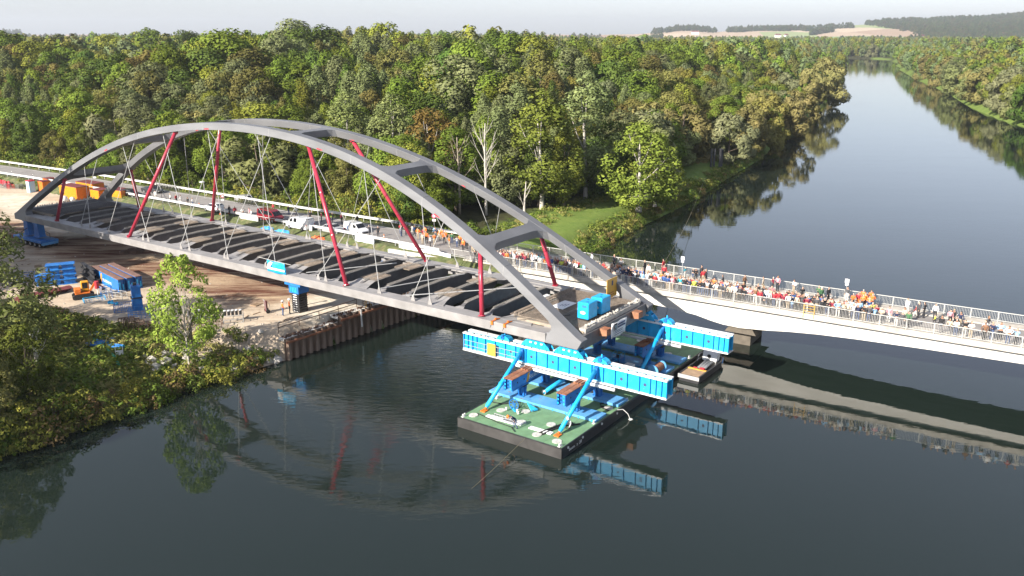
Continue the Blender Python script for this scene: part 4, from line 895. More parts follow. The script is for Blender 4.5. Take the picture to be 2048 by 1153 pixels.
# the rest of the wood reads as one mass
def gn_instances(name,groups,cols):
    vs=[];sc_=[];ro=[];ix=[];objs=[]
    for gi,(key,L) in enumerate(groups.items()):
        mc=PT[key[0]][0].copy(); mc.materials.clear(); mc.materials.append(lmat(cols(key))); o=bpy.data.objects.new('leaf_source',mc); objs.append(o)
        for x,y,z,s,r_ in L: vs.append((x,y,z)); sc_.append(s); ro.append(r_); ix.append(gi)
    me=bpy.data.meshes.new(name); me.from_pydata(vs,[],[]); fattr(me,'sc',sc_); fattr(me,'ro',ro); a=me.attributes.new('ix','INT','POINT'); a.data.foreach_set('value',ix)
    ob=link(name,me); ng=bpy.data.node_groups.new(name,'GeometryNodeTree'); ng.interface.new_socket('Geometry',in_out='INPUT',socket_type='NodeSocketGeometry'); ng.interface.new_socket('Geometry',in_out='OUTPUT',socket_type='NodeSocketGeometry')
    n=ng.nodes; l=ng.links; gi=n.new('NodeGroupInput'); go=n.new('NodeGroupOutput'); jn=n.new('GeometryNodeJoinGeometry')
    def at(nm,ty): t=n.new('GeometryNodeInputNamedAttribute'); t.data_type=ty; t.inputs[0].default_value=nm; return t.outputs[0]
    A1=at('sc','FLOAT'); A2=at('ro','FLOAT'); A3=at('ix','INT'); cx=n.new('ShaderNodeCombineXYZ'); l.new(A2,cx.inputs[2]); er=n.new('FunctionNodeEulerToRotation'); l.new(cx.outputs[0],er.inputs[0])
    for i,o in enumerate(objs):
        oi=n.new('GeometryNodeObjectInfo'); oi.inputs['Object'].default_value=o; oi.inputs['As Instance'].default_value=True
        cp=n.new('FunctionNodeCompare'); cp.data_type='INT'; cp.operation='EQUAL'; l.new(A3,cp.inputs[2]); cp.inputs[3].default_value=i
        ip=n.new('GeometryNodeInstanceOnPoints'); l.new(gi.outputs[0],ip.inputs['Points']); l.new(cp.outputs[0],ip.inputs['Selection']); l.new(oi.outputs['Geometry'],ip.inputs['Instance']); l.new(er.outputs[0],ip.inputs['Rotation']); l.new(A1,ip.inputs['Scale']); l.new(ip.outputs[0],jn.inputs[0])
    l.new(jn.outputs[0],go.inputs[0]); md=ob.modifiers.new('scatter','NODES'); md.node_group=ng; return ob
def fcol(key):
    rr=random.Random(hash(key[0])%97*0+sum(map(ord,key[0]))+key[1]*13); c,_=[(p[0],p[2]) for p in PAL][(sum(map(ord,key[0]))+key[1]*2)%5]; return tuple(v*rr.uniform(.9,1.1) for v in c)
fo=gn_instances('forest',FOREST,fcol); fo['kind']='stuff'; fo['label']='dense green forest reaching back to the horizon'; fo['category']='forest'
# ------------------------------------------------------------------ quay wall
qa=Vector((-24.6,89.1,0)); QA=math.atan2(16.2,12.7)
qw=thing('quay_wall','rusty steel sheet pile quay wall at the river edge below the bridge','wall',qa,QA)
def upile(top):
    b=MB(); pr=[(0,0),(.2,0),(.32,-.34),(.63,-.34),(.75,0),(.95,0),(.95,.03),(.77,.03),(.65,-.31),(.30,-.31),(.18,.03),(0,.03)]; b.ext([(x,y,-2.5) for x,y in pr],(0,0,top+2.5)); return b.mesh('sheet_pile',M['pile'])
ph,pl=upile(3.02),upile(2.45)
for i in range(34):
    x=i*.955; o=link('sheet_pile',pl if i<8 else ph,qw,(x,R.uniform(-.04,.04),R.uniform(-.05,.03)))
b=MB(); b.b2((0,-.52,2.0),(7.7,-.36,2.22)); b.b2((7.7,-.52,2.55),(32,-.36,2.8)); b.build('waling_beam',M['rusttop'],qw)
b=MB(); b.b2((0,.02,2.2),(7.6,.9,2.44)); b.b2((7.64,.04,2.7),(32.4,1.5,3.0)); b.build('capping',M['concrete_light'],qw)
for a,c in ((.2,11.5),(12.5,24)):
    t=thing('edge_rail',f'brown safety rail at the quay edge, {"left" if a<5 else "right"} length','railing',qa+Vector((math.cos(QA)*a-math.sin(QA)*1.1,math.sin(QA)*a+math.cos(QA)*1.1,3.0)),QA); Ln=c-a
    for z in (.5,.98):
        b=MB(); b.path([(0,0,z),(Ln,0,z)],.05,6); b.build('rail',M['rust_dark'],t)
    for i in range(5): MB().path([(Ln*i/4,0,-.1),(Ln*i/4,0,1.0)],.04,6).build('post',M['rust_dark'],t)
ru=MB()
for i in range(150):
    x=R.uniform(.3,20); r=R.uniform(.08,.22); ru.ell((x,R.uniform(.05,.75),(2.46 if x<7.6 else 3.02)+r*.3),(r,r*R.uniform(.6,1),r*.7),5,3)
o=ru.build('rubble',M['rust_dark'],qw); o['kind']='stuff'
t=thing('yellow_tripod','yellow and white tripod standing at the quay edge','tripod',(-17.2,99.2,3.0),.4); 
for a in (0,2.1,4.2): MB().bar((0,0,1.1),(.55*math.cos(a),.55*math.sin(a),0),.06,.06).build('leg',M['yellowpanel'],t)
b=MB(); b.b2((-.2,-.12,1.05),(.2,.12,1.3)); b.build('head',M['white'],t)
t=thing('white_post','white plank post fixed to the quay wall face','post',(-18.0,97.4,0),QA); b=MB(); b.bar((0,-.6,1.2),(.05,-.45,3.3),.16,.08); b.build('plank',M['white_dirty'],t)
# ------------------------------------------------------------------ transport modules and support tower under the arch bridge
def spmt(label,s,w,z):
    t=thing('transport_module',label,'transporter',bw(s,w,z),BANG,'blue transporters under the bridge')
    b=MB(); b.b2((-1.35,-4.2,.75),(1.35,4.2,1.15)); b.build('platform',M['blue'],t,bev=.04); b=MB()
    for y in (-4.0,4.0): b.b2((-1.2,y-.3,.5),(1.2,y+.3,.85))
    b.build('end_box',M['blue_faded'],t)
    wm=MB(); wm.tube((-.14,0,0),(.14,0,0),.4,16); wm=wm.mesh('wheel',M['tyre']); hb=MB(); hb.tube((-.16,0,0),(.16,0,0),.2,12); hb=hb.mesh('hub',M['rim'])
    for i in range(6):
        for x in (-1.15,-.55,.55,1.15): o=link('wheel',wm,t,(x,-3.5+1.4*i,.4)); link('hub',hb,o)
    for y in (-1.5,1.5):
        b=MB(); b.ext([(-.5,y-.75,1.15),(-.5,y+.75,1.15),(-.5,y+.55,2.9),(-.5,y-.55,2.9)],(1,0,0)); b.b2((-.65,y-.8,1.15),(.65,y+.8,1.25)); b.b2((-.6,y-.65,2.9),(.6,y+.65,3.0)); b.build('support_stool',M['blue'],t)
    b=MB(); b.path([(.9,-2.6,1.2),(1.2,-2,1.7),(.6,-1.0,2.2)],.05,5); b.path([(-.8,2.6,1.2),(-1.1,2,1.8),(-.5,1.0,2.5)],.05,5); b.build('hose',M['black'],t); return t
a=spmt('blue many-wheeled transporter under the near back foot of the bridge',97.6,.6,3.0); a.location.z=3.0+.52
a.location.z=3.02
for ch in a.children:
    if ch.name.startswith('support_stool'): ch.scale=(1,1,1.175)
b2_=dup(a,'blue many-wheeled transporter under the far back foot of the bridge',bw(97.6,BW-.6,3.02),BANG)
tw=thing('support_tower','blue-headed black support tower under the near tie beam on the quay','tower',bw(38.2,.9,3.0),BANG)
for x in (-.55,.55):
    for y in (-.5,.5): MB().b2((x-.08,y-.08,0),(x+.08,y+.08,2.35)).build('corner_post',M['blacksteel'],tw)
st_=MB().b2((-.66,-.6,0),(.66,.6,.16)).mesh('packing_layer',M['blacksteel']); bs_=MB().b2((-.69,-.3,.03),(-.66,.3,.13)).mesh('white_mark',M['white'])
for i in range(8): o=link('packing_layer',st_,tw,(0,0,.1+.28*i)); link('white_mark',bs_,o)
b=MB(); b.b2((-.8,-.8,2.35),(.8,.8,3.3)); b.b2((-.95,-1.3,3.3),(.95,1.3,3.55)); b.build('blue_head',M['blue'],tw); b=MB()
for y in (-.5,-.2,.1,.4): b.b2((-.83,y,2.5),(-.8,y+.14,3.1))
b.build('head_marking',M['sky_blue'],tw)
dup(tw,'blue-headed black support tower under the far tie beam on the quay',bw(38.2,BW-.9,3.0),BANG)
# ------------------------------------------------------------------ yard equipment
STL=None
def stool(label,loc,rz,n):
    global STL
    t=thing('stool_stack',label,'stool stack',loc,rz,'stacked blue support stools')
    if STL is None:
        b=MB(); b.b2((-.85,-.75,0),(.85,.75,.06)); b.ext([(-.6,-.5,.06),(.6,-.5,.06),(.75,-.5,.6),(-.75,-.5,.6)],(0,1,0)); b.b2((-.85,-.75,.6),(.85,.75,.66)); STL=b.mesh('stool',M['blue'])
    for i in range(n): link('stool',STL,t,(R.uniform(-.06,.06),R.uniform(-.06,.06),i*.665),R.uniform(-.06,.06))
stool('four-high stack of blue steel stools, right of two full stacks',(-57.6,109.8,2.95),.5,4); stool('three-high stack of blue steel stools, middle of the group',(-59.2,109.1,2.95),.45,4); stool('low two-high stack of blue stools at the left end',(-60.6,108.9,2.95),.45,2)
def ibeam(b,p,q,h,w,m=0,tf=.05):
    p=Vector(p);q=Vector(q); z=Vector((0,0,1)); b.bar(p+z*tf/2,q+z*tf/2,w,tf,m=m); b.bar(p+z*h/2,q+z*h/2,.04,h-2*tf,m=m); b.bar(p+z*(h-tf/2),q+z*(h-tf/2),w,tf,m=m)
d_=Vector((5.7,-6.7,0)).normalized(); n_=Vector((.76,.65,0))
for i,(o,z,l0) in enumerate(((0,0,'bottom'),(.75,0,'bottom far'),(.3,.62,'middle'),(.35,1.24,'top'))):
    p=Vector((-57.2,112.4,2.95+z))+n_*o+d_*(-.3*i); t=thing('steel_girder',f'black steel girder in the pile beside the blue stools, {l0} one','girder',p,0,'black girders in a pile'); b=MB(); ibeam(b,(0,0,0),d_*5.2,.6,.5); b.build('profile',M['blacksteel'],t)
d_=Vector((6.8,-7.0,0)).normalized(); n_=Vector((.72,.70,0))
for i,l in enumerate(('near blue box girder with yellow mark and white lettering','middle blue girder between two alike in the yard','rear blue girder of the three in the yard')):
    p=Vector((-55.3,112.0,2.96))+n_*(i*1.08); t=thing('blue_girder',l,'girder',p,math.atan2(d_.y,d_.x),'three blue girders side by side'); b=MB(); Lg=9.2; b.b2((0,-.38,.1),(Lg,-.33,1.6)); b.b2((0,.33,.1),(Lg,.38,1.6)); b.b2((0,-.45,0),(Lg,.45,.1)); b.b2((.2,-.33,.1),(.26,.33,1.6)); b.b2((Lg-.3,-.33,.1),(Lg-.24,.33,1.6)); b.build('web_plates',M['blue'],t)
    b=MB(); b.b2((0,-.40,1.6),(Lg,.40,1.68)); b.build('top_flange',M['girdertop'],t); b=MB(); b.b2((Lg-.02,-.3,.2),(Lg+.03,-.12,1.3)); b.b2((Lg-.02,.1,.3),(Lg+.03,.25,1.0)); b.build('end_lug',M['sky_blue'],t)
    if i==0:
        b=MB(); b.ext([(3.0,-.386,.3),(3.45,-.386,.3),(3.75,-.386,1.4),(3.3,-.386,1.4)],(0,.004,0)); b.build('yellow_mark',M['yellow'],t); text('lettering','FELBERMAYR',.52,M['white'],t,frame((5.3,-.39,.62),(1,0,0),(0,0,1)))
for i in range(4):
    t=thing('maroon_sheet',f'long maroon steel sheet in the pile by the bushes, layer {["lowest","second","third","top"][i]}','steel sheet',(-60.2+.1*i,101.4+.05*i,2.95+.16*i),.95-.04*i,'maroon steel sheets in a pile'); b=MB(); b.ext([(0,-.8,0),(0,-.3,.14),(0,.3,.14),(0,.8,0),(0,.8,.03),(0,.32,.17),(0,-.32,.17),(0,-.8,.03)],(6.2,0,0)); b.build('profile',M['maroon'],t)
for i in range(5):
    t=thing('rusty_beam',f'rusty beam lying at the yard corner, {["first","second","third","fourth","fifth"][i]} from the bushes','steel beam',(-56.8+.5*i,97.6+.32*i,2.9+.05*(i%2)),-.55,'rusty beams at the yard corner'); b=MB(); ibeam(b,(0,0,0),(4.0-.3*(i%3),0,0),.35,.3); b.build('profile',M['rust_dark'],t)
ex=thing('mini_excavator','small orange tracked excavator among the yard equipment','excavator',(-52.6,102.9,2.96),.5)
for y in (-.62,.62):
    b=MB(); b.ext([(-1.2,y-.2,.12),(-1.0,y-.2,0),(1.0,y-.2,0),(1.2,y-.2,.12),(1.25,y-.2,.4),(1.0,y-.2,.58),(-1.0,y-.2,.58),(-1.25,y-.2,.4)],(0,.4,0)); b.build('track',M['black'],ex)
b=MB(); b.b2((-.9,-.6,.6),(.8,.6,.8)); b.b2((-.95,-.6,.8),(-.2,.6,1.3)); b.build('house',M['orange'],ex,bev=.06); b=MB(); b.b2((-.15,-.05,.8),(.75,.6,2.05)); b.build('cab',M['yellow'],ex,bev=.08); b=MB(); b.b2((.0,-.07,1.2),(.6,-.04,1.9)); b.b2((.74,.05,1.2),(.77,.52,1.95)); b.build('cab_window',M['glass'],ex)
b=MB(); b.bar((.8,-.3,.9),(1.5,-.3,1.9),.2,.24); b.bar((1.5,-.3,1.9),(2.3,-.3,1.1),.16,.2); b.build('boom',M['orange'],ex); b=MB(); b.ext([(2.15,-.6,1.15),(2.55,-.6,1.0),(2.4,-.6,.5),(2.1,-.6,.7)],(0,.6,0)); b.build('bucket',M['blacksteel'],ex)
t=thing('red_bollard_lamp','red round-topped marker post behind the mini excavator','marker post',(-51.0,103.3,2.96)); MB().tube((0,0,0),(0,0,1.1),.05,8).build('stem',M['white'],t); b=MB(); b.tube((0,0,1.1),(0,0,2.0),.26,14); b.build('red_cylinder',M['redplastic'],t,smooth=False)
def cage(name,label,cat,loc,rz,d,m,n=(4,3),group=None,r=.05):
    t=thing(name,label,cat,loc,rz,group); x,y,z=d; b=MB()
    for k_ in (0,z):
        for p,q in (((0,0,k_),(x,0,k_)),((x,0,k_),(x,y,k_)),((x,y,k_),(0,y,k_)),((0,y,k_),(0,0,k_))): b.bar(p,q,r,r)
    for xx in (0,x):
        for yy in (0,y): b.bar((xx,yy,0),(xx,yy,z),r,r)
    b.build('frame',m,t); b=MB()
    for i in range(1,n[0]):
        for yy in (0,y): b.bar((x*i/n[0],yy,0),(x*i/n[0],yy,z),r*.8,r*.8)
    for j in range(1,n[1]):
        for yy in (0,y): b.bar((0,yy,z*j/n[1]),(x,yy,z*j/n[1]),r*.7,r*.7)
        for xx in (0,x): b.bar((xx,0,z*j/n[1]),(xx,y,z*j/n[1]),r*.7,r*.7)
    b.build('bars',m,t); return t
cage('blue_rack','low blue steel frame lying in front of the excavator','rack',(-51.4,100.6,2.96),.6,(2.4,1.2,.35),M['sky_blue'],(3,2)); cage('blue_rack','upright blue steel frame beside the excavator','rack',(-49.9,102.0,2.96),.6,(1.2,.9,1.5),M['blue'],(2,2))
cage('white_rack','white tubular steel frame in front of the blue girders','rack',(-50.2,102.9,2.96),-.35,(3.0,.8,.9),M['galv'],(3,2))
t=thing('blue_valve','small blue valve fitting lying alone on the sand','fitting',(-47.8,100.2,2.98),-.4); b=MB(); b.tube((-.6,0,.15),(.6,0,.15),.13,8); b.tube((-.1,0,.15),(-.1,0,.5),.1,8); b.tube((-.62,0,.15),(-.55,0,.15),.24,10); b.tube((.55,0,.15),(.62,0,.15),.24,10); b.build('body',M['sky_blue'],t)
t=thing('blue_box_tower','tall blue box frame standing upright behind the light green tree','frame',(-44.2,97.4,2.96),.5); b=MB(); b.b2((0,0,0),(1.1,1.1,1.55)); b.b2((.05,.05,1.56),(1.05,1.05,3.0)); b.build('box_section',M['blue'],t,bev=.05); b=MB(); b.b2((-.1,-.1,1.5),(1.2,1.2,1.6)); b.tube((.5,.5,3.0),(.5,.5,3.3),.2,8); b.build('flange',M['blacksteel'],t)
cage('blue_cage','blue barred cage left of the tall blue box frame','cage',(-46.2,96.8,2.96),.3,(2.0,1.2,.9),M['blue'],(5,4),'blue barred cages'); cage('blue_cage','blue barred cage in front of the tall blue box frame','cage',(-43.6,94.6,2.96),.2,(2.3,1.4,1.0),M['blue'],(5,4),'blue barred cages')
for i in range(5): cage('rusty_rack',f'rusty barred rack near the rocks, {["first","second","third","fourth","fifth"][i]} of the row','rack',(-43.0+.75*i,90.8-.5*i,2.7),.35,(1.6,.35,1.5),M['rust_dark'],(5,1),'rusty racks in a row',.06)
cage('rusty_rack','long low rusty rack at the edge of the yard above the rocks','rack',(-35.6,91.0,2.9),.15,(3.6,.9,.8),M['rust_dark'],(7,2),None,.06)
t=thing('grey_ramp','grey ribbed metal ramp leaning behind the rusty rack','ramp',(-35.6,93.6,2.96),.2); b=MB(); b.ext([(-.9,-.2,.1),(.9,-.2,.1),(.9,.9,1.2),(-.9,.9,1.2)],(0,.05,-.05)); b.build('sheet',M['galv'],t); b=MB(); [b.bar((-.9,-.2+.16*i,.14+.16*i),(.9,-.2+.16*i,.14+.16*i),.04,.05) for i in range(7)]; b.build('rib',M['grey'],t)
t=cage('cylinder_rack','grey frame rack holding short black and white cylinders','rack',(-32.3,92.8,2.96),.25,(2.2,1.1,.9),M['galv'],(2,2))
for i in range(5): b=MB(); b.tube((.25+.42*i,.55,.75),(.25+.42*i,.55,1.3),.15,12); o=b.build('cylinder',M['black'],t); b=MB(); b.tube((.25+.42*i,.55,1.3),(.25+.42*i,.55,1.4),.155,12); b.build('white_cap',M['white'],o)
t=thing('gas_cart','two-wheeled cart with dark gas bottles left of the workers','cart',(-28.5,96.8,3.0),.5); MB().tube((0,-.15,.15),(0,-.15,1.45),.13,10).build('bottle',M['maroon'],t); MB().tube((0,.15,.15),(0,.15,1.4),.13,10).build('bottle',M['maroon'],t)
for y in (-.4,.4): MB().tube((.1,y-.04,.25),(.1,y+.04,.25),.25,14).build('wheel',M['tyre'],t)
b=MB(); b.path([(-.05,-.3,.1),(-.15,-.3,1.5),(-.3,0,1.65),(-.15,.3,1.5),(-.05,.3,.1)],.025,5); b.path([(.2,.1,1.3),(.5,.3,.8),(.4,.5,.3),(.1,.6,.4)],.03,5); b.build('handle_frame',M['galv'],t)
pipes=[(-44.6,88.5,3),(-43.6,85.6,4),(-42.7,87.3,2),(-41.2,85.4,2)]
for k_,(x,y,n) in enumerate(pipes):
    for i in range(n):
        t=thing('blue_pipe',f'short blue pipe on the grassy bank, {["leftmost heap","near heap","middle heap","heap by the white sign"][k_]}, pipe {["front","second","third","rear"][i]}','pipe',(x+.18*i,y+.36*i,float(land_h([(x+.18*i,y+.36*i)])[0])+.16),-.35,'blue pipes on the bank'); MB().path([(-.75,0,0),(.75,0,0)],.17,12).build('pipe_wall',M['blue'],t,smooth=False); MB().path([(.75,0,0),(.78,0,0)],.185,12).build('pipe_rim',M['sky_blue'],t)
ln=[(-47.5,90.5),(-44.8,88.0),(-42.3,85.3),(-40.2,83.2),(-38.8,81.2),(-37.9,79.3)]; t=thing('silt_curtain','green rolled silt curtain snaking down the grassy bank','curtain',(ln[0][0],ln[0][1],2.4)); b=MB(); b.path([(x-ln[0][0],y-ln[0][1],float(land_h([(x,y)])[0])-2.4+.2) for x,y in ln],[.08,.14,.1,.16,.13,.18],7); b.build('roll',M['green_net'],t)
t=thing('bank_sign','small pale board on two thin poles in the bank grass','sign',(-40.0,83.6,1.7),.3); 
for x in (-.35,.35): MB().bar((x,0,-.3),(x+.1,0,1.9),.05,.05).build('pole',M['white_dirty'],t)
MB().b2((-.3,-.03,1.0),(.45,0,1.5)).build('board',M['white_dirty'],t)
t=thing('dirt_heap','dark heap of soil on the muddy yard','soil heap',(-56.2,126.2,2.95)); b=MB()
for i in range(14): r=R.uniform(.4,.9); b.ell((R.uniform(-1.2,1.2),R.uniform(-.8,.8),.1),(r,r*.8,r*.6),7,4)
b.build('clods',M['rust_dark'],t)
cage('blue_rack','dark blue steel frame at the left edge of the yard','rack',(-64.6,109.6,2.96),.4,(2.2,1.3,1.0),M['blue'],(3,2))
# containers, toilet cabins, barrels at the far end of the yard
def container(label,loc,rz,d,dark='yellow'):
    t=thing('container',label,'container',loc,rz,'yellow site containers'); x,y,z=d; b=MB(); b.b2((0,0,.1),(x,y,z)); b.build('shell',M[dark],t); b=MB()
    n=int(x/.28)
    for i in range(n): xx=.1+i*(x-.2)/n; b.b2((xx,-.04,.15),(xx+.14,0,z-.1)); b.b2((xx,y,.15),(xx+.14,y+.04,z-.1))
    b.build('corrugation',M[dark],t); b=MB(); b.b2((-.06,-.06,z),(x+.06,y+.06,z+.08)); b.build('roof',M['maroon'],t); 
    for xx in (0,x-.12):
        for yy in (0,y-.12): MB().b2((xx-.03,yy-.03,0),(xx+.15,yy+.15,z)).build('corner_post',M['orange'],t)
    for ya,yb in ((.2,y/2-.03),(y/2+.03,y-.2)): MB().b2((x,ya,.2),(x+.05,yb,z-.15)).build('door',M['orange'],t)
    return t
RDA=math.atan2(22.5,-32)
container('long yellow container with rust red roof, left of the far arch foot',(-89.4,171.5,2.95),RDA-math.pi,(6.2,2.5,2.6)); container('short yellow container right behind the long one',(-82.0,168.6,2.95),RDA-math.pi,(3.0,2.4,2.2)); container('yellow container to the right of the far arch foot',(-78.4,167.6,2.95),RDA-math.pi,(5.0,2.4,2.5)); container('second yellow container at the back of the long one',(-88,175.5,2.95),RDA-math.pi,(6.0,2.4,2.6))
t=thing('toilet_cabin','light blue and white toilet cabin beside the orange boxes','cabin',(-98.6,178,2.95),RDA); b=MB(); b.b2((-.6,-.6,0),(.6,.6,2.3)); b.build('walls',M['lightblue'],t); b=MB(); b.b2((-.63,-.63,2.3),(.63,.63,2.5)); b.build('roof',M['redplastic'],t); b=MB(); b.b2((-.45,.6,.1),(.45,.64,2.1)); b.build('door',M['white'],t)
for x,y,l in ((-96.2,178.8,'front orange storage box beside the toilet cabin'),(-97.0,182.4,'rear orange storage box beyond the toilet cabin')):
    t=thing('storage_box',l,'box',(x,y,2.95),RDA,'orange storage boxes'); b=MB(); b.b2((-1,-.9,0),(1,.9,2.2)); b.build('body',M['orange'],t,bev=.05); b=MB(); b.b2((-1.04,-.94,2.2),(1.04,.94,2.3)); b.build('lid',M['maroon'],t)
bar_=None
ords=['first','second','third','fourth','fifth','sixth','seventh','eighth','ninth','tenth','eleventh','twelfth']
for i,(x,y) in enumerate(((-111.5,187.5),(-110.2,187.2),(-109.0,186.4),(-108.0,185.4),(-107,185.0),(-108.3,188.6),(-107.2,188.4),(-106.0,187.6),(-105.0,186.9),(-103.9,186.2),(-103.0,185.6),(-102.2,186.5))):
    l=f'red plastic barrier block in the far yard, {ords[i]} from the left edge'
    if bar_ is None:
        bar_=thing('barrier_block',l,'barrier',(x,y,2.95),RDA,'red plastic barrier blocks'); b=MB(); b.ext([(-.55,-.3,0),(-.55,.3,0),(-.55,.2,.5),(-.55,.12,1.15),(-.55,-.12,1.15),(-.55,-.2,.5)],(1.1,0,0)); b.build('block',M['redplastic'],bar_,bev=.05); MB().b2((-.35,-.32,.1),(.35,.32,.25)).build('foot',M['maroon'],bar_)
    else: dup(bar_,l,(x,y,2.95),RDA+R.uniform(-.5,.5))
for i,(x,y,m) in enumerate(((-105.4,182.8,'grey'),(-104.2,182.0,'redplastic'),(-102.6,182.4,'grey'),(-101.4,181.6,'blacksteel'),(-106.6,183.4,'grey'))): cage('crate',f'{ {"grey":"grey","redplastic":"red","blacksteel":"black"}[m]} mesh crate in front of the red barriers, {ords[i]} from the left','crate',(x,y,2.95),RDA,(1.2,1.0,.9),M[m],(4,3),'mesh crates in the far yard')
t=thing('white_sack','white bulk sack beside the long yellow container','sack',(-86.2,166.6,2.95)); b=MB(); b.ell((0,0,.6),(.75,.75,.75),10,6); b.ell((1.2,.6,.45),(.6,.6,.55),10,6); b.build('bag',M['white_dirty'],t,smooth=True)
# ------------------------------------------------------------------ rocks on the bank
rk=[]
for q in range(4):
    g2=random.Random(90+q); b=MB(); b.ell((0,0,0),(1,1,1),8,6); b.v=[tuple(c*(.72+.5*g2.random()) for c in v) for v in b.v]; rk.append(b.mesh('rock_shape',M['rock' if q<3 else 'rock2']))
def lh(x,y): return float(land_h([(x,y)])[0])
for i in range(58):
    if i<40: u=R.random(); x=-38.5+u*11+R.uniform(-.5,.5); y=82.6+u*5.2+R.uniform(-1.2,3.0)
    else: u=R.random(); x=-30.5+u*5+R.uniform(-.4,.4); y=85.2+u*3.6+R.uniform(-.6,.8)
    s=R.uniform(.22,.62); o=link('rock',rk[i%4],None,(x,y,lh(x,y)+s*.15),R.random()*6); o.scale=(s*R.uniform(.9,1.4),s,s*R.uniform(.6,.9)); tag(o,('large' if s>.48 else 'middling' if s>.34 else 'small')+(' brown' if i%4==3 else ' pale')+' angular rock on the near bank '+('left of the light green tree' if x<-33.5 else 'between the tree and the quay' if x<-29 else 'at the quay end'),'rock','rocks on the river bank')
for i in range(12):
    x,y=R.uniform(-9,2),R.uniform(109,118); s=R.uniform(.5,1.0); o=link('rock',rk[i%4],None,(-13+i*.8,106.5+i*.9+R.uniform(0,1),3.0),R.random()*6); o.scale=(s,s*.8,s*.7); tag(o,('brown' if i%4==3 else 'pale')+' rock on the quay edge below the bridge deck','rock','rocks under the bridge')
# ------------------------------------------------------------------ near bank greenery
GR=(.10,.145,.030)
put_tree('airy',(-33.2,84.2,.9),12.0,.4,(.22,.30,.055),'slender light green tree on the near bank beside the rocks','tree',sxy=.82)
for nm,x,y,H_,c,l in (('fineW',-53.6,84,14.5,(.17,.2,.07),'tall drooping willow at the left edge of the picture'),('fineA',-51.5,73.5,9,(.16,.21,.045),'dark leafy tree at the left edge above the water'),('fineW',-46.6,69.0,8.5,(.24,.25,.085),'pale leafed tree overhanging the water at lower left'),('fineA',-59.5,90.5,9,(.16,.195,.055),'leafy tree at the left edge below the blue stools'),('fineA',-44.4,74.8,7,(.10,.125,.028),'rounded tree on the bank right of the overhanging one'),('fineW',-53,67,9,(.14,.175,.045),'dense dark willow at the lower left corner'),('fineA',-50.5,79.5,5.5,(.18,.18,.055),'low olive tree behind the left bank bushes'),('fineA',-47,62,9,(.13,.165,.04),'dark tree below the left corner at the water')):
    put_tree(nm,(x,y,max(.3,lh(x,y)-.2)),H_,R.random()*6,c,l,'tree','trees on the near bank')
sh=0
for s,r,H_ in ((75,27,17),(80,25,22),(85,28,26),(90,26,27),(95,29,28),(100,27,28),(105,30,28),(111,29,28),(94,40,33),(106,43,34)):
    p=Vector(bw(s,0,0))+Vector((-.751,-.660,0))*r; put_tree(R.choice(['roundA','roundB','roundC','poplarB']),(p.x,p.y,2.8),H_,R.random()*6,(.13,.18,.04),'tall tree beside the yard, beyond the left edge, shading the back of the bridge','tree','shade trees beside the yard')
bc=[((.10,.15,.03),'green'),((.28,.29,.06),'yellowish'),((.14,.20,.045),'dark green'),((.21,.16,.07),'brownish')]
def bush(x,y,H_,ci,place,nm=None,z=None):
    c,n_=bc[ci]; j=R.uniform(.85,1.15); put_tree(nm or R.choice(['bushA','bushB','bushC']),(x,y,(lh(x,y) if z is None else z)-.1),H_,R.random()*6,tuple(v*j for v in c),f'{n_} {"low" if H_<2.2 else "rounded" if H_<3.3 else "large"} bush {place}','bush','bushes by the river','bush')
for i in range(46):
    u=i/45; x=-43.5+u*16.5; y=66.5+u*20.8; n_=Vector((-.79,.61)); o_=-.35+(i%4)*.75+R.uniform(-.3,.3); x+=n_.x*o_; y+=n_.y*o_
    bush(x,y,R.uniform(1.7,3.1) if u<.35 else R.uniform(1.1,2.0),[0,1,2,0,3][i%5] if R.random()<.85 else 1,'at near bank water edge'+(' below left trees' if u<.3 else ' before the pipes' if u<.6 else ' beside the rocks'))
for i in range(20):
    x=-56+R.random()*14; y=76+R.random()*15; 
    if seg_dist([(x,y)],LB)[0]<4 or inside([(x,y)],YARD)[0] or seg_dist([(x,y)],ln)[0]<2.2 or (x>-46 and y>84): continue
    bush(x,y,R.uniform(1.0,2.2),[0,1,1,3][i%4],'on the grassy slope left of the silt curtain')
for i in range(24): # beyond the road bridge, along the upper bank
    u=i/23; y=118+u*105; x=np.interp(y,[q[1] for q in LB],[q[0] for q in LB]); bush(x-R.uniform(.2,1.2),y,R.uniform(1.0,2.1),[0,3,2,1,0][i%5],'along the upper river bank '+('near the bridge head' if u<.25 else 'below the two-trunk tree' if u<.5 else 'towards the dark posts'))
for i in range(70): # shrub belt between guard rail and forest
    u=(i+R.random()*.6)/70; k_=offs(RL,R.uniform(8.5,15)); L_=[q for q in k_]; x=-3-u*135; 
    xs=[q[0] for q in L_][::-1]; ys=[q[1] for q in L_][::-1]; y=float(np.interp(x,xs,ys)); bush(x,y,R.uniform(1.5,3.8),[0,1,0,2,1][i%5],'behind the guard rail '+('near the road sign' if u<.15 else 'behind the white vans' if u<.3 else 'behind the parked cars' if u<.5 else 'behind the yellow containers' if u<.75 else 'at the far left of the road'),z=3.1)
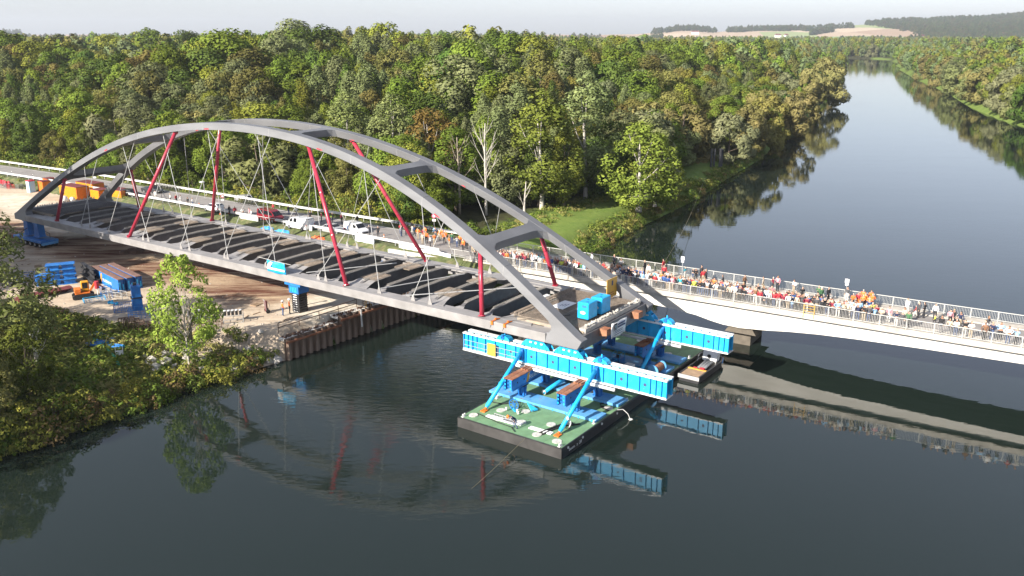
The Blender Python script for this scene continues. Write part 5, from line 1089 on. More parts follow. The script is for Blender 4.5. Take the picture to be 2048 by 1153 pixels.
# chosen trees in front of the forest
for nm,px_,x,y,H_,c,l,sx in (('bigA',1255,23.8,162,15.5,(.18,.24,.045),'bright green two-trunk tree standing on the grass bank above the river',1.3),('bigA',1300,27.5,166.5,12.5,(.17,.225,.042),'smaller bright tree leaning on the bank beside the two-trunk tree',1.15),('bigB',1085,5.5,159,21.5,(.19,.25,.05),'tall bright green tree at the forest edge behind the crowd',1.5),('bigB',1150,14.5,171,24,(.175,.215,.085),'tall grey-green poplar right of the bright tree',1.3),('bigA',868,-15.5,168,17.5,(.20,.155,.045),'golden brown tree at the forest edge behind the far arch',1.1),('bigB',800,-24,176,20,(.185,.225,.085),'pale poplar left of the golden brown tree',1.25),('bigB',720,-34,182,20,(.19,.23,.08),'pale poplar standing second left of the golden brown tree',1.3),('willowA',1480,75,262,14,(.20,.185,.055),'golden willow on the wooded bank by the water',1),('willowB',1560,96,298,13,(.26,.24,.09),'olive willow overhanging the upper river',1.1),('willowA',1650,150,432,20,(.235,.225,.085),'large rounded willow at the bend of the upper river',1.15)):
    put_tree(nm,(x,y,2.7),H_,R.random()*6,c,l,'tree','trees in front of the forest',sxy=sx)
def dead(label,loc,H_,seed,mt,n=9):
    g2=random.Random(seed); t=thing('dead_tree',label,'dead tree',loc); b=MB(); c=lambda u:Vector((math.sin(u*3+seed)*.25*u,math.cos(u*2.2)*.2*u,H_*u))
    b.path([c(i/6) for i in range(7)],[.24*(1-i/7.2)+.03 for i in range(7)],7); b.build('trunk',mt,t,smooth=True)
    for i in range(n):
        u=.30+.62*i/n; p=c(u); a=g2.random()*6.28; d=Vector((math.cos(a),math.sin(a),.9+g2.random())).normalized(); L_=H_*(.34-.2*u)*(1+g2.random()*.5); b=MB(); q=p+d*L_*.55+Vector((0,0,.1)); e=p+d*L_+Vector((0,0,L_*.25)); b.path([p,q,e],[.085,.05,.015],5)
        for s_ in (-1,1): b.path([q,q+(d+Vector((math.cos(a+s_),math.sin(a+s_),.5))*.6).normalized()*L_*.4],[.04,.01],4)
        b.build('branch',mt,t)
dead('bare white dead tree standing before the dark forest edge',(-4.6,153.5,2.8),16.5,3,M['birch'],13); dead('thin bare grey tree left of the white dead tree',(-9.4,154.5,2.8),14,8,M['rock2'],10); dead('broken pale snag right of the white dead tree',(2.2,152.5,2.8),6.5,5,M['birch'],3)
dead('thin leafless sapling on the near bank beside the light green tree',(-33.4,86,1.6),6,11,M['rock2'],10); dead('bare twiggy shrub among the left bank bushes',(-46.2,79.5,1.6),5,13,M['birch'],9)
t=thing('fallen_log','pale fallen trunk lying at the bank foot beside the tree','log',(-33.2,83.0,.9)); b=MB(); b.path([(-1.2,.4,.1),(.2,0,.5),(1.3,-.8,.2)],[.12,.15,.06],7); b.path([(.2,0,.5),(.5,.6,1.2)],[.08,.03],5); b.build('trunk',M['wood'],t)
t=thing('dark_posts','group of tall dark posts on the wooded bank','posts',(50.1,215,2.8)); 
for i,(x,y) in enumerate(((-1.2,0),(-.4,.5),(.9,0),(1.5,.6))): b=MB(); b.b2((x-.22,y-.22,0),(x+.22,y+.22,4.4)); b.build('post',M['blacksteel'],t)
# grass and weeds as one cover
GC={}
g3=random.Random(12)
for i in range(5200):
    if i<1700: x=g3.uniform(-62,-26); y=g3.uniform(66,100)
    elif i<4200:
        u=g3.random(); k_=g3.uniform(5.5,13) if g3.random()<.93 else g3.uniform(-8.5,-5.2); P_=offs(RL,k_); x=-2-u*150; xs=[q[0] for q in P_][::-1]; ys=[q[1] for q in P_][::-1]; y=float(np.interp(x,xs,ys))
    else: y=g3.uniform(112,260); x=float(np.interp(y,[q[1] for q in LB],[q[0] for q in LB]))-(g3.uniform(.3,4) if g3.random()<.6 else g3.uniform(11,18))
    GC.setdefault((x,y),None)
P_=np.array(list(GC)); hz_=land_h(P_); rd_=seg_dist(P_,ROADC); ok=(hz_>.15)&~inside(P_,YARD)&(rd_>5.2)
proto('tuft',71,.9,0,.75,9,.32,'willow',1.2,per=110,size=.12,tr=.02,limbs=2,aspect=3.2,droop=-.6)
G_={}
for (x,y),z,r_ in zip(P_[ok],hz_[ok],rd_[ok]):
    zz=z if r_>10 else max(z,4.3-max(0,r_-5.5)*.42)
    G_.setdefault(('tuft',g3.randrange(4)),[]).append((x,y,zz-.05,g3.uniform(.6,1.5),g3.random()*6.28))
gcol=lambda k:[(.18,.25,.05),(.24,.27,.07),(.14,.21,.04),(.28,.27,.09)][k[1]]
go_=gn_instances('tall_grass',G_,gcol); go_['kind']='stuff'; go_['label']='rough tall grass and weeds on the banks and verges'; go_['category']='grass'

# litter of stones, offcuts and clods over the yard
db=MB(); g5=random.Random(31)
for i in range(900):
    x=g5.uniform(-95,-14); y=g5.uniform(90,170)
    if not inside([(x,y)],YARD)[0]: continue
    r=g5.uniform(.04,.16)
    if i%6: db.ell((x,y,3.0),(r,r*g5.uniform(.6,1.2),r*.6),5,3,i%2)
    else: db.box((x,y,3.03),(g5.uniform(.4,1.6),.12,.06),g5.random()*3,2)
o=db.build('site_debris',[M['rock2'],M['rock'],M['wood']]); o['kind']='stuff'; o['label']='loose stones and wood offcuts scattered over the yard'; o['category']='debris'
PAL_=None
for i,(x,y) in enumerate(((-34.5,97.5),(-37.2,99.4),(-62.5,114.5),(-66,118),(-30.5,99.8),(-47.2,108.6),(-71,128))):
    l=f'wooden pallet lying on the yard ground, {ords[i]} of the loose ones from the quay'
    if PAL_ is None:
        PAL_=thing('pallet',l,'pallet',(x,y,2.99),.5,'loose pallets in the yard'); [MB().b2((-.6,-.4+.16*j,.1),(.6,-.3+.16*j,.13)).build('slat',M['wood'],PAL_) for j in range(6)]; [MB().b2((-.6+.55*j,-.4,0),(-.5+.55*j,.5,.1)).build('runner',M['wood'],PAL_) for j in range(3)]
    else: dup(PAL_,l,(x,y,2.99),R.random()*3)
# ------------------------------------------------------------------ people
TOPS={'white':((.78,.78,.76),7),'pale grey':((.48,.48,.48),5),'dark grey':((.075,.075,.08),8),'black':((.02,.02,.022),9),'navy':((.022,.03,.075),4),'blue':((.04,.10,.28),3),'light blue':((.28,.48,.70),3),'turquoise':((.04,.33,.42),1.2),'red':((.44,.035,.045),3.2),'dark red':((.22,.02,.04),3),'pink':((.62,.30,.34),1.6),'orange':((.62,.20,.05),1.0),'lime yellow':((.60,.65,.08),1),'green':((.06,.16,.07),1.3),'beige':((.50,.42,.32),4),'brown':((.19,.10,.055),2)}
BOT={'blue jeans':((.06,.09,.18),5),'dark trousers':((.03,.03,.035),6),'beige trousers':((.42,.34,.24),2.5),'grey trousers':((.17,.17,.18),2),'pale trousers':((.62,.60,.56),1.5)}
HAIR=[(.045,.03,.02),(.02,.017,.015),(.17,.10,.045),(.42,.32,.18),(.45,.44,.42)]
SK=[M['skin'],mat('skin_tan',(.40,.22,.145),.6),mat('skin_pale',(.60,.40,.30),.6)]
MT={k:mat('cloth_'+k.replace(' ','_'),c,.85,0,.12,6) for k,(c,_) in TOPS.items()}; MBt={k:mat('cloth_'+k.replace(' ','_'),c,.85,0,.12,6) for k,(c,_) in BOT.items()}; MH=[mat('hair',c,.7) for c in HAIR]; MS=mat('shoe',(.05,.04,.04),.7)
def wpick(D,g): 
    x=g.random()*sum(v[1] for v in D.values())
    for k,v in D.items():
        x-=v[1]
        if x<0: return k
def body(nm,arms,legs=None,lean=0.0,hipz=.93,headp=0):
    """one continuous skinned figure facing +Y; arms = (elbow,wrist) per side, legs = (knee,ankle) per side"""
    V=[];E_=[];Rr=[];tagv=[]
    def add(p,r,par=None,tg=2):
        V.append(Vector(p)); Rr.append(r if isinstance(r,tuple) else (r,r)); tagv.append(tg); i=len(V)-1
        if par is not None: E_.append((par,i))
        return i
    def tilt(p): p=Vector(p); q=p-Vector((0,0,hipz)); c,s=math.cos(lean),math.sin(lean); return Vector((q.x,q.y*c+q.z*s,q.z*c-q.y*s+hipz))
    pel=add((0,0,hipz),(.155,.105),None,3); wa=add(tilt((0,0,hipz+.14)),(.145,.10),pel,2); ch=add(tilt((0,0,hipz+.36)),(.175,.115),wa,2); nk=add(tilt((0,.0,hipz+.52)),.058,ch,0)
    hp=lambda y,z: tilt((0,y,hipz+z)); h1=add(hp(.012,.60),(.072,.085),nk,0); h2=add(hp(.018,.70),(.082,.098),h1,1); add(hp(.0,.785),(.055,.065),h2,1); add(hp(.118,.645),.014,h1,0)
    for sx,(el,wr),(kn,an) in zip((-1,1),arms,legs or (((-.1,.02,.5),(-.1,-.02,.085)),((.1,.02,.5),(.1,-.02,.085)))):
        sh=add(tilt((sx*.185,0,hipz+.46)),.068,ch,2); e=add(tilt(el),.047,sh,2); w_=add(tilt(wr),.034,e,2); d=(tilt(wr)-tilt(el)).normalized(); hd=add(tilt(wr)+d*.075,(.036,.022),w_,0)
        s_=d.cross(Vector((0,1,.2))); s_=s_.normalized() if s_.length>.1 else Vector((1,0,0)); hb=tilt(wr)+d*.075
        for f,ln in ((-1.5,.062),(-.5,.075),(.5,.078),(1.5,.07)):
            q=add(hb+d*.05+s_*f*.018,.0095,hd,0); add(hb+d*(.05+ln*.5)+s_*f*.019+Vector((0,.012,-.004)),.008,q,0)
        th=add(tilt(wr)+d*.04+s_*.045,.0105,hd,0); add(tilt(wr)+d*.085+s_*.058,.009,th,0)
        hi=add((sx*.09,0,hipz-.07),.098,pel,3); k_=add(kn,.064,hi,3); a=add(an,.046,k_,3); f_=(Vector(an)-Vector(kn)); add(Vector(an)+Vector((sx*.015,.13,-.045)),(.045,.035),a,4); add(Vector(an)+Vector((0,-.05,-.045)),.04,a,4)
    me=bpy.data.meshes.new(nm); me.from_pydata([tuple(v) for v in V],E_,[]); ob=bpy.data.objects.new(nm,me); COL.objects.link(ob)
    md=ob.modifiers.new('skin','SKIN'); md.use_smooth_shade=True
    for i,r in enumerate(Rr): me.skin_vertices[0].data[i].radius=r
    me.skin_vertices[0].data[0].use_root=True
    ss=ob.modifiers.new('sub','SUBSURF'); ss.levels=1; ss.render_levels=1
    bpy.context.view_layer.update(); out=bpy.data.meshes.new_from_object(ob.evaluated_get(bpy.context.evaluated_depsgraph_get())); bpy.data.objects.remove(ob)
    out.name=nm
    for m_ in (SK[0],MH[0],MT['white'],MBt['blue jeans'],MS): out.materials.append(m_)
    pv=np.array([tuple(v) for v in V]); segs=[(a,b) for a,b in E_]; cen=np.array([p.center for p in out.polygons]); best=np.full(len(cen),9.); idx_=np.zeros(len(cen),int)
    for a,b in segs:
        A_,B_=pv[a],pv[b]; ab_=B_-A_; t=np.clip((cen-A_)@ab_/(ab_@ab_+1e-9),0,1); dd=np.linalg.norm(cen-(A_+t[:,None]*ab_),axis=1); tg=np.where(t<.5,tagv[a],tagv[b]); k_=dd<best; best[k_]=dd[k_]; idx_[k_]=tg[k_]
    hc=np.array(tuple(V[4])); up=np.array(tuple((V[5]-V[4]).normalized())); rel=cen-hc; isb=(idx_<=1)&(rel@up>-.03)&(np.linalg.norm(rel-np.outer(rel@up,up),axis=1)<.2)&(np.linalg.norm(cen-hc,axis=1)<.3)
    fw=np.array([0,math.cos(lean),-math.sin(lean)]); idx_=np.where(isb&((rel@up>.125)|(rel@fw<-.01)),1,np.where(isb,0,idx_))
    out.polygons.foreach_set('material_index',idx_.astype(np.int32)); out.polygons.foreach_set('use_smooth',[True]*len(idx_)); return out
A_dn=(((-.25,-.02,1.16),(-.25,.08,.92)),((.25,-.02,1.16),(.25,.08,.92)))
BODY={'stand':body('standing_body',A_dn),'rail':body('leaning_body',(((-.27,.14,1.18),(-.2,.38,1.12)),((.27,.14,1.18),(.2,.38,1.12))),lean=.14),
'cross':body('arms_crossed_body',(((-.27,.08,1.16),(.02,.2,1.2)),((.27,.08,1.16),(-.02,.23,1.16)))),
'walk':body('walking_body',(((-.25,.1,1.17),(-.24,.3,1.0)),((.25,-.12,1.17),(.25,-.1,.92))),(((-.1,-.06,.5),(-.1,-.3,.14)),((.1,.2,.52),(.1,.2,.085)))),
'photo':body('photographing_body',(((-.26,.14,1.24),(-.09,.33,1.5)),((.26,.14,1.24),(.09,.33,1.5)))),
'hips':body('hands_on_hips_body',(((-.37,-.1,1.18),(-.19,.07,1.03)),((.37,-.1,1.18),(.19,.07,1.03)))),
'bend':body('bending_body',(((-.22,.1,1.2),(-.16,.2,.98)),((.22,.1,1.2),(.16,.2,.98))),(((-.14,.06,.47),(-.17,-.1,.085)),((.14,.1,.47),(.17,.05,.085))),lean=1.05,hipz=.86),
'crouch':body('crouching_body',(((-.25,.2,.68),(-.14,.42,.5)),((.25,.2,.68),(.14,.42,.5))),(((-.16,.38,.42),(-.13,.0,.085)),((.16,.36,.40),(.13,-.02,.085))),lean=.35,hipz=.36),
'arm':body('arm_out_body',(((-.42,.05,1.3),(-.68,.12,1.3)),((.25,-.02,1.16),(.25,.08,.92))))}
PN=0
def person(loc,face,pose,top,bot,label,group,h=1.0,hair=None,g=R):
    global PN
    o=link('person',BODY[pose],None,loc,face-math.pi/2); o.scale=(h*g.uniform(.95,1.12),h*g.uniform(.95,1.1),h)
    for i,m_ in enumerate((g.choice(SK),MH[hair] if hair is not None else g.choice(MH),MT[top] if isinstance(top,str) else top,MBt[bot] if isinstance(bot,str) else bot)):
        o.material_slots[i].link='OBJECT'; o.material_slots[i].material=m_
    PN+=1; return tag(o,label,'person',group)
g=random.Random(41); nearf=math.atan2(-.8465,-.5324)   # facing the launched bridge
def zone(k):
    return ('behind near arch' if k>50 else 'between arches' if k>42 else 'beside far arch' if k>36 else 'above far beam' if k>29 else 'above pier' if k>22 else 'near rescuers' if k>14 else 'past signs' if k>6 else 'at right edge')
PD={'stand':'standing','rail':'leaning','cross':'arms crossed','walk':'walking','photo':'photographing','hips':'hands on hips'}
def spect(k,y,row,top=None,pose=None,face=None,h=None,bot=None):
    top=top or wpick(TOPS,g); bot=bot or wpick(BOT,g); pose=pose or g.choice(['rail','stand','stand','photo','cross','rail','hips'] if row==0 else ['stand','cross','photo','hips','stand','walk']); h=h or (g.uniform(.99,1.13) if g.random()>.08 else g.uniform(.62,.8))
    f=(nearf+g.uniform(-.45,.45)) if face is None else face; z=5.40 if (y<1.48 or y>6.2) else 5.28
    rn={0:'at near railing',1:'in second row',2:'on carriageway',3:'by far railing'}[row]
    person(rbw(k,y,z),f,pose,top,bot,f'person in {top} and {bot} {PD[pose]} {rn} {zone(k)}','spectators on the road bridge',h,g=g)
k=-1.0
while k<64:
    dens=.74 if k<13 else (.97 if k<60 else .6)
    if g.random()<dens: spect(k,g.uniform(.18,.42),0)
    if g.random()<(.3 if k<13 else .88): spect(k+g.uniform(-.2,.2),g.uniform(.8,1.3),1)
    if g.random()<(.10 if k<13 else .62 if k<46 else .4): spect(k+g.uniform(-.2,.2),g.uniform(1.7,2.8),2)
    k+=g.uniform(.46,.60) if k>13 else g.uniform(.5,.8)
for k,y,top,pose,bot in ((36.6,6.6,'turquoise','hips','pale trousers'),(35.6,6.6,'black','hips','blue jeans'),(34.5,6.4,'dark grey','stand','dark trousers'),(34.9,5.6,'black','cross','dark trousers'),(33.9,5.5,'red','stand','beige trousers'),(33.6,5.6,'black','stand','dark trousers'),(29.0,5.9,'brown','stand','dark trousers'),(31.2,4.6,'dark grey','walk','blue jeans'),(39.6,6.9,'red','stand','dark trousers'),(26.8,5.9,'beige','stand','beige trousers'),(25.8,6.4,'dark red','cross','dark trousers'),(25.3,6.5,'pink','stand','dark trousers'),(23.4,6.4,'white','hips','beige trousers'),(20.5,5.8,'green','cross','dark trousers'),(20.0,4.9,'green','stand','dark trousers'),(19.4,5.6,'black','stand','dark trousers'),(22.0,4.6,'black','stand','dark trousers'),(21.4,4.2,'white','stand','dark trousers'),(17.6,6.6,'dark grey','stand','pale trousers'),(11.2,5.4,'white','walk','pale trousers'),(10.3,5.2,'red','walk','pale trousers'),(10.0,4.9,'dark grey','stand','dark trousers'),(9.5,5.2,'black','hips','dark trousers'),(8.4,4.8,'white','stand','dark trousers'),(8.2,3.4,'lime yellow','walk','dark trousers'),(6.9,4.0,'pink','stand','dark red' and 'dark trousers'),(6.6,4.2,'black','walk','dark trousers'),(5.9,3.2,'navy','walk','beige trousers'),(3.4,3.0,'dark grey','walk','dark trousers'),(46,6.2,'dark grey','stand','dark trousers'),(49,5.8,'white','stand','blue jeans'),(51,6.3,'black','stand','grey trousers'),(44.5,5.0,'pale grey','cross','dark trousers'),(41.5,5.5,'black','stand','dark trousers'),(40.6,4.6,'white','stand','beige trousers'),(38.6,4.7,'red','stand','dark trousers')): spect(k,y,3 if y>5.6 else 2,top,pose,g.uniform(2.4,5.6),None,bot)
OR=M['hivis']
for i,(k,y) in enumerate(((15.9,6.4),(15.1,6.5),(15.5,5.6),(16.2,5.4),(14.8,5.7),(15.6,4.8),(16.6,4.7),(14.9,4.6))): person(rbw(k,y,5.28 if y<6.2 else 5.4),nearf+g.uniform(-.8,.8),g.choice(['stand','cross','hips']),OR if i!=3 else 'red',OR if i in (0,1,3,4) else 'dark trousers',f'person in orange rescue clothing on the road bridge, {ords[i]} rescuer from the far railing','orange-clad rescuers',1.02,g=g)
# yellow crowd-control board strip on the carriageway: low bench-like kerb
# ---- people on the approach road and workers
def rz_(x): return ROADZ((x,0))
for i in range(34):
    u=g.random(); x=-4-u*10; y=116.5+u*8.5+g.uniform(-2.2,4.2); top=wpick(TOPS,g) if g.random()<.45 else 'orange'; bot=wpick(BOT,g) if top!='orange' else g.choice(['dark trousers','beige trousers']); ps=g.choice(['stand','cross','hips','stand','photo'])
    person((x,y,rz_(x)),nearf+g.uniform(-.6,.6),ps,OR if top=='orange' else top,bot,f'person in {top} and {bot} {PD[ps]} at bridge head {"by banner" if u>.5 else "by railing"}','people at the bridge head',g.uniform(.93,1.05),g=g)
for i,(x,y,top,bot,ps) in enumerate(((-16.6,128.4,'pale grey','blue jeans','stand'),(-16.0,129.2,'white','dark trousers','hips'),(-16.9,129.8,'red','blue jeans','cross'),(-14.6,128.2,'blue','dark trousers','walk'),(-15.2,130.6,'black','pale trousers','stand'),(-20.1,128.4,'black','dark trousers','stand'),(-21.6,129.6,'dark grey','dark trousers','cross'),(-31.2,140.8,'dark red','dark trousers','stand'),(-33.4,142.4,'black','dark trousers','stand'),(-24.8,137.6,'black','dark trousers','stand'),(-27.6,139.2,'dark red','dark trousers','cross'),(-29.2,139.9,'black','dark trousers','stand'),(-36.6,146.2,'white','dark trousers','walk'),(-38.2,147.4,'black','blue jeans','stand'),(-41.3,149.2,'red','dark trousers','stand'),(-43.6,144.0,'white','blue jeans','stand'),(-44.2,144.9,'pink','pale trousers','stand'),(-45.4,145.4,'white','dark trousers','hips'),(-47.0,146.2,'red','dark trousers','stand'),(-48.2,147.0,'dark grey','dark trousers','stand'),(-60.2,157.2,'white','pale trousers','walk'),(-61.4,158.2,'red','dark trousers','stand'),(-62.6,158.6,'white','dark trousers','stand'),(-58.2,155.2,'black','dark trousers','stand'),(-57.0,154.2,'pale grey','blue jeans','cross'),(-66.6,161.8,'white','pale trousers','stand'),(-68.0,162.8,'pale grey','dark trousers','walk'))):
    pl='near the road sign' if x>-18 else 'by white vans' if x>-34 else 'near dark red van' if x>-50 else 'beside yellow containers'
    person((x,y,rz_(x)),g.uniform(3,6),ps,top,bot,f'person in {top} and {bot} {PD[ps]} {pl}','people on the approach road',g.uniform(.95,1.05),g=g)
HEL=MB(); HEL.ell((0,0,0),(.125,.145,.12),12,6); HEL.ell((0,.03,-.04),(.15,.18,.03),12,4); HELm=HEL.mesh('helmet',M['white'],True); HELo=HEL.mesh('helmet',M['hivis'],True)
def worker(loc,face,pose,top,bot,label,hm=None,h=1.03):
    o=person(loc,face,pose,top,bot,label,'construction workers',h,g=g)
    p={'stand':(0,.015,1.70),'arm':(0,.015,1.70),'bend':(0,.72,1.22),'crouch':(0,.29,1.09),'hips':(0,.015,1.70)}[pose]; q=link('helmet',hm or HELm,o,p); 
    if pose=='bend': q.rotation_euler=(-1.05,0,0)
    if pose=='crouch': q.rotation_euler=(-.35,0,0)
worker((-26.3,95.7,3.0),.6,'stand',OR,'blue jeans','worker in orange jacket and jeans on the quay, left of the pair'); worker((-25.7,96.4,3.0),.3,'stand',OR,'dark trousers','worker in orange jacket and dark trousers on the quay, right of the pair'); worker((-25.1,99.4,3.0),5.2,'arm',OR,OR,'worker in full orange pointing beside the support tower on the quay')
worker(bw(2.0,-6.9,.96),BANG+2.6,'bend','navy','blue jeans','worker bending over the white planks on the green barge deck',HELo); worker(bw(-1.75,-4.3,.96),BANG+3.6,'crouch','white','navy' and 'dark trousers','worker crouching beside the right pipe strut on the barge'); worker(bw(1.0,6.6,.96),BANG+.4,'stand','navy','dark trousers','worker in dark clothes in the shade below the bridge front'); worker(bw(2.6,8.9,.96),BANG+2.4,'stand',OR,'dark trousers','worker in orange between the two launching beams')
# ------------------------------------------------------------------ vehicles
def paint(n,c): return mat('car_paint_'+n,c,.25,0,coat=.6)
def car(label,cat,loc,rz,st,m,wheels,wins,front,rear,wr=.32,name='car',glass_side=True):
    t=thing(name,label,cat,loc,rz); b=MB(); n=len(st); vs=[]
    for x,zl,zb,zr,w,w2 in st: vs+=[(x,-w*.96,zl),(x,-w,(zl+zb)/2),(x,-w*.985,zb),(x,-w2,zr),(x,w2,zr),(x,w*.985,zb),(x,w,(zl+zb)/2),(x,w*.96,zl)]
    fs=[(8*i+j,8*i+(j+1)%8,8*i+8+(j+1)%8,8*i+8+j) for i in range(n-1) for j in range(8)]+[tuple(range(7,-1,-1)),tuple(range(8*n-8,8*n))]
    b.add(vs,fs); b.build('body',m,t,bev=.05)
    def P3(i,f,s,v): # interpolate along stations, side s, height fraction v between belt and roof
        a=st[i]; c=st[i+1]; q=[a[j]*(1-f)+c[j]*f for j in range(6)]; w=q[4]*.985*(1-v)+q[5]*v; return (q[0],s*(w+.012),q[2]*(1-v)+q[3]*v)
    for s in (-1,1):
        for i0,f0,i1,f1 in wins:
            b=MB(); pts=[P3(i0,f0,s,.12),P3(i1,f1,s,.12),P3(i1,f1,s,.88),P3(i0,f0,s,.88)]; b.ext(pts,(0,s*.006,0)); b.build('side_window',M['glass'],t)
    for nm,(i,f0,f1) in (('windscreen',front),('rear_window',rear)):
        a=[P3(i,f0,-1,1),P3(i,f0,1,1),P3(i,f1,1,1),P3(i,f1,-1,1)]; a=[(x,y*.93,z+.012) for x,y,z in a]; b=MB(); b.ext(a,(.012 if nm=='windscreen' else -.012,0,.006)); b.build(nm,M['glass'],t)
    wm=MB(); wm.tube((0,-.1,0),(0,.1,0),wr,18); wm=wm.mesh('tyre',M['tyre']); rm=MB(); rm.tube((0,-.115,0),(0,.115,0),wr*.62,14); rm=rm.mesh('rim',M['rim']); W=max(q[4] for q in st)
    for x in wheels:
        for s in (-1,1): o=link('wheel',wm,t,(x,s*(W-.09),wr)); link('rim',rm,o)
    xf=st[-1][0]; xr=st[0][0]
    for s in (-1,1): b=MB(); b.b2((xf-.12,s*st[-1][4]*.82-.14,st[-1][2]-.12),(xf+.015,s*st[-1][4]*.82+.14,st[-1][2]-.0)); b.build('headlight',M['lamp'],t); b=MB(); b.b2((xr-.015,s*st[0][4]*.9-.08,st[0][2]-.25),(xr+.05,s*st[0][4]*.9+.08,st[0][2]+.02)); b.build('tail_light',M['tail'],t)
    b=MB(); b.b2((xf-.02,-.5,st[-1][1]+.05),(xf+.02,.5,st[-1][1]+.2)); b.build('grille',M['black'],t); b=MB(); b.b2((xr-.02,-.26,st[0][1]+.2),(xr,.26,st[0][1]+.31)); b.build('number_plate',M['white'],t); return t
HATCH=[(-2.02,.38,.84,.92,.76,.70),(-1.92,.24,.95,1.28,.84,.67),(-1.35,.2,.97,1.46,.88,.65),(-.3,.2,.96,1.50,.88,.63),(.35,.2,.95,1.44,.88,.61),(1.05,.2,.93,.98,.87,.72),(1.75,.24,.84,.88,.83,.68),(2.05,.36,.68,.72,.72,.60)]
SALOON=[(-2.35,.4,.9,.94,.76,.70),(-2.2,.24,.98,1.0,.86,.72),(-1.5,.2,.98,1.05,.9,.70),(-.8,.2,.97,1.42,.9,.63),(.1,.2,.96,1.45,.9,.62),(.5,.2,.95,1.38,.9,.62),(1.2,.2,.93,.99,.89,.74),(2.0,.24,.82,.86,.85,.7),(2.35,.36,.66,.7,.72,.6)]
ESTATE=[(-2.3,.42,.95,1.05,.80,.72),(-2.2,.3,1.05,1.45,.88,.70),(-1.6,.26,1.06,1.62,.92,.69),(-.2,.26,1.05,1.66,.92,.68),(.45,.26,1.04,1.58,.92,.66),(1.1,.26,1.02,1.08,.91,.76),(1.95,.3,.95,.99,.87,.72),(2.3,.44,.76,.8,.76,.64)]
VAN=[(-2.5,.34,1.12,1.88,.90,.80),(-2.4,.26,1.14,1.97,.95,.80),(.7,.26,1.14,1.97,.95,.79),(1.25,.26,1.12,1.80,.95,.77),(1.95,.28,1.06,1.14,.93,.80),(2.35,.32,.92,.96,.90,.72),(2.5,.42,.74,.78,.80,.66)]
CAD=[(-2.2,.34,1.05,1.72,.86,.78),(-2.12,.26,1.06,1.80,.9,.78),(.15,.26,1.06,1.81,.9,.77),(.65,.26,1.05,1.70,.9,.74),(1.3,.26,1.0,1.07,.89,.76),(1.95,.3,.88,.92,.84,.68),(2.2,.42,.7,.74,.74,.6)]
RA=math.atan2(-13,17)   # along the road towards the bridge
W4=((-1.35,1.35))
WH=paint('white',(.78,.78,.78)); hw_=[(1,.25,2,.45),(2,.55,4,.0),(4,.08,4,.62)]
car('white hatchback car driving on the road behind a red prop','car',(-52.0,150.6,4.40),RA+math.pi,HATCH,WH,(-1.3,1.3),hw_,(4,.08,.95),(1,-.0,.8))
car('silver grey estate car parked beside the forest track','car',(-49.3,161.2,3.7),RA+.15,ESTATE,paint('silver',(.32,.33,.34)),(-1.35,1.4),hw_,(4,.08,.95),(0,.2,.95),name='car')
car('dark red van with black roof parked among the people','van',(-39.8,142.0,4.4),RA,VAN,paint('dark_red',(.20,.012,.02)),(-1.5,1.55),[(1,.1,1,.45),(1,.52,2,-.02),(2,.1,3,.3)],(3,.05,.95),(0,.1,.9),name='van')
car('white transporter van parked left of the silver car','van',(-33.6,136.0,4.4),RA+math.pi,VAN,WH,(-1.5,1.55),[(1,.68,1,.92),(2,.05,3,.25)],(3,.05,.95),(0,.1,.9),name='van')
car('silver saloon car between the two white vans','car',(-28.2,133.4,4.4),RA+math.pi,SALOON,paint('light_silver',(.42,.42,.43)),(-1.4,1.4),[(2,.45,3,.95),(4,.03,5,.6)],(5,.08,.95),(2,.1,.9))
v_=car('small white delivery van with blue mark facing the crowd','van',(-24.0,132.4,4.42),RA-.1,CAD,WH,(-1.35,1.35),[(2,.1,3,.35)],(3,.05,.95),(0,.1,.9),name='van')
b=MB(); b.ext([(-1.3,-.925,.6),(-.9,-.925,.55),(-.75,-.925,1.25),(-1.15,-.925,1.3)],(0,.01,0)); b.build('blue_mark',M['blue'],v_)
car('black car parked behind the yellow containers','car',(-73.0,166.0,4.0),RA+.2,ESTATE,paint('black',(.012,.012,.014)),(-1.35,1.4),hw_,(4,.08,.95),(0,.2,.95)); car('dark car standing beside the black one behind the containers','car',(-70.2,169.5,4.3),RA+.2,SALOON,paint('graphite',(.05,.052,.056)),(-1.4,1.4),[(2,.45,3,.95),(4,.03,5,.6)],(5,.08,.95),(2,.1,.9))
# bicycles leaning along the guard rail
BK=None
def bike(label,loc,rz):
    global BK
    if BK is not None: return dup(BK,label,loc,rz)
    t=thing('bicycle',label,'bicycle',loc,rz,'parked bicycles'); wm=MB(); n=18
    for i in range(n): a,c=2*math.pi*i/n,2*math.pi*(i+1)/n; wm.bar((.33*math.cos(a),0,.33*math.sin(a)),(.33*math.cos(c),0,.33*math.sin(c)),.04,.04,(0,1,0))
    for i in range(6): a=math.pi*i/6; wm.bar((-.32*math.cos(a),0,-.32*math.sin(a)),(.32*math.cos(a),0,.32*math.sin(a)),.008,.008,(0,1,0))
    wm=wm.mesh('wheel',M['tyre'])
    for x in (-.53,.53): link('wheel',wm,t,(x,0,.35))
    b=MB(); [b.path([p,q],.022,6) for p,q in (((-.53,0,.35),(-.05,0,.3)),((-.05,0,.3),(-.2,0,.85)),((-.2,0,.8),(.38,0,.85)),((-.05,0,.3),(.38,0,.8)),((-.53,0,.35),(-.18,0,.75)),((.53,0,.35),(.36,0,.98)))]; b.build('frame',M['blacksteel'],t)
    b=MB(); b.path([(.3,-.28,1.02),(.38,0,1.0),(.3,.28,1.02)],.018,6); b.build('handlebar',M['galv'],t); b=MB(); b.ext([(-.36,-.09,.88),(-.36,.09,.88),(-.05,.02,.9),(-.05,-.02,.9)],(0,0,.06)); b.build('saddle',M['black'],t); BK=t; return t
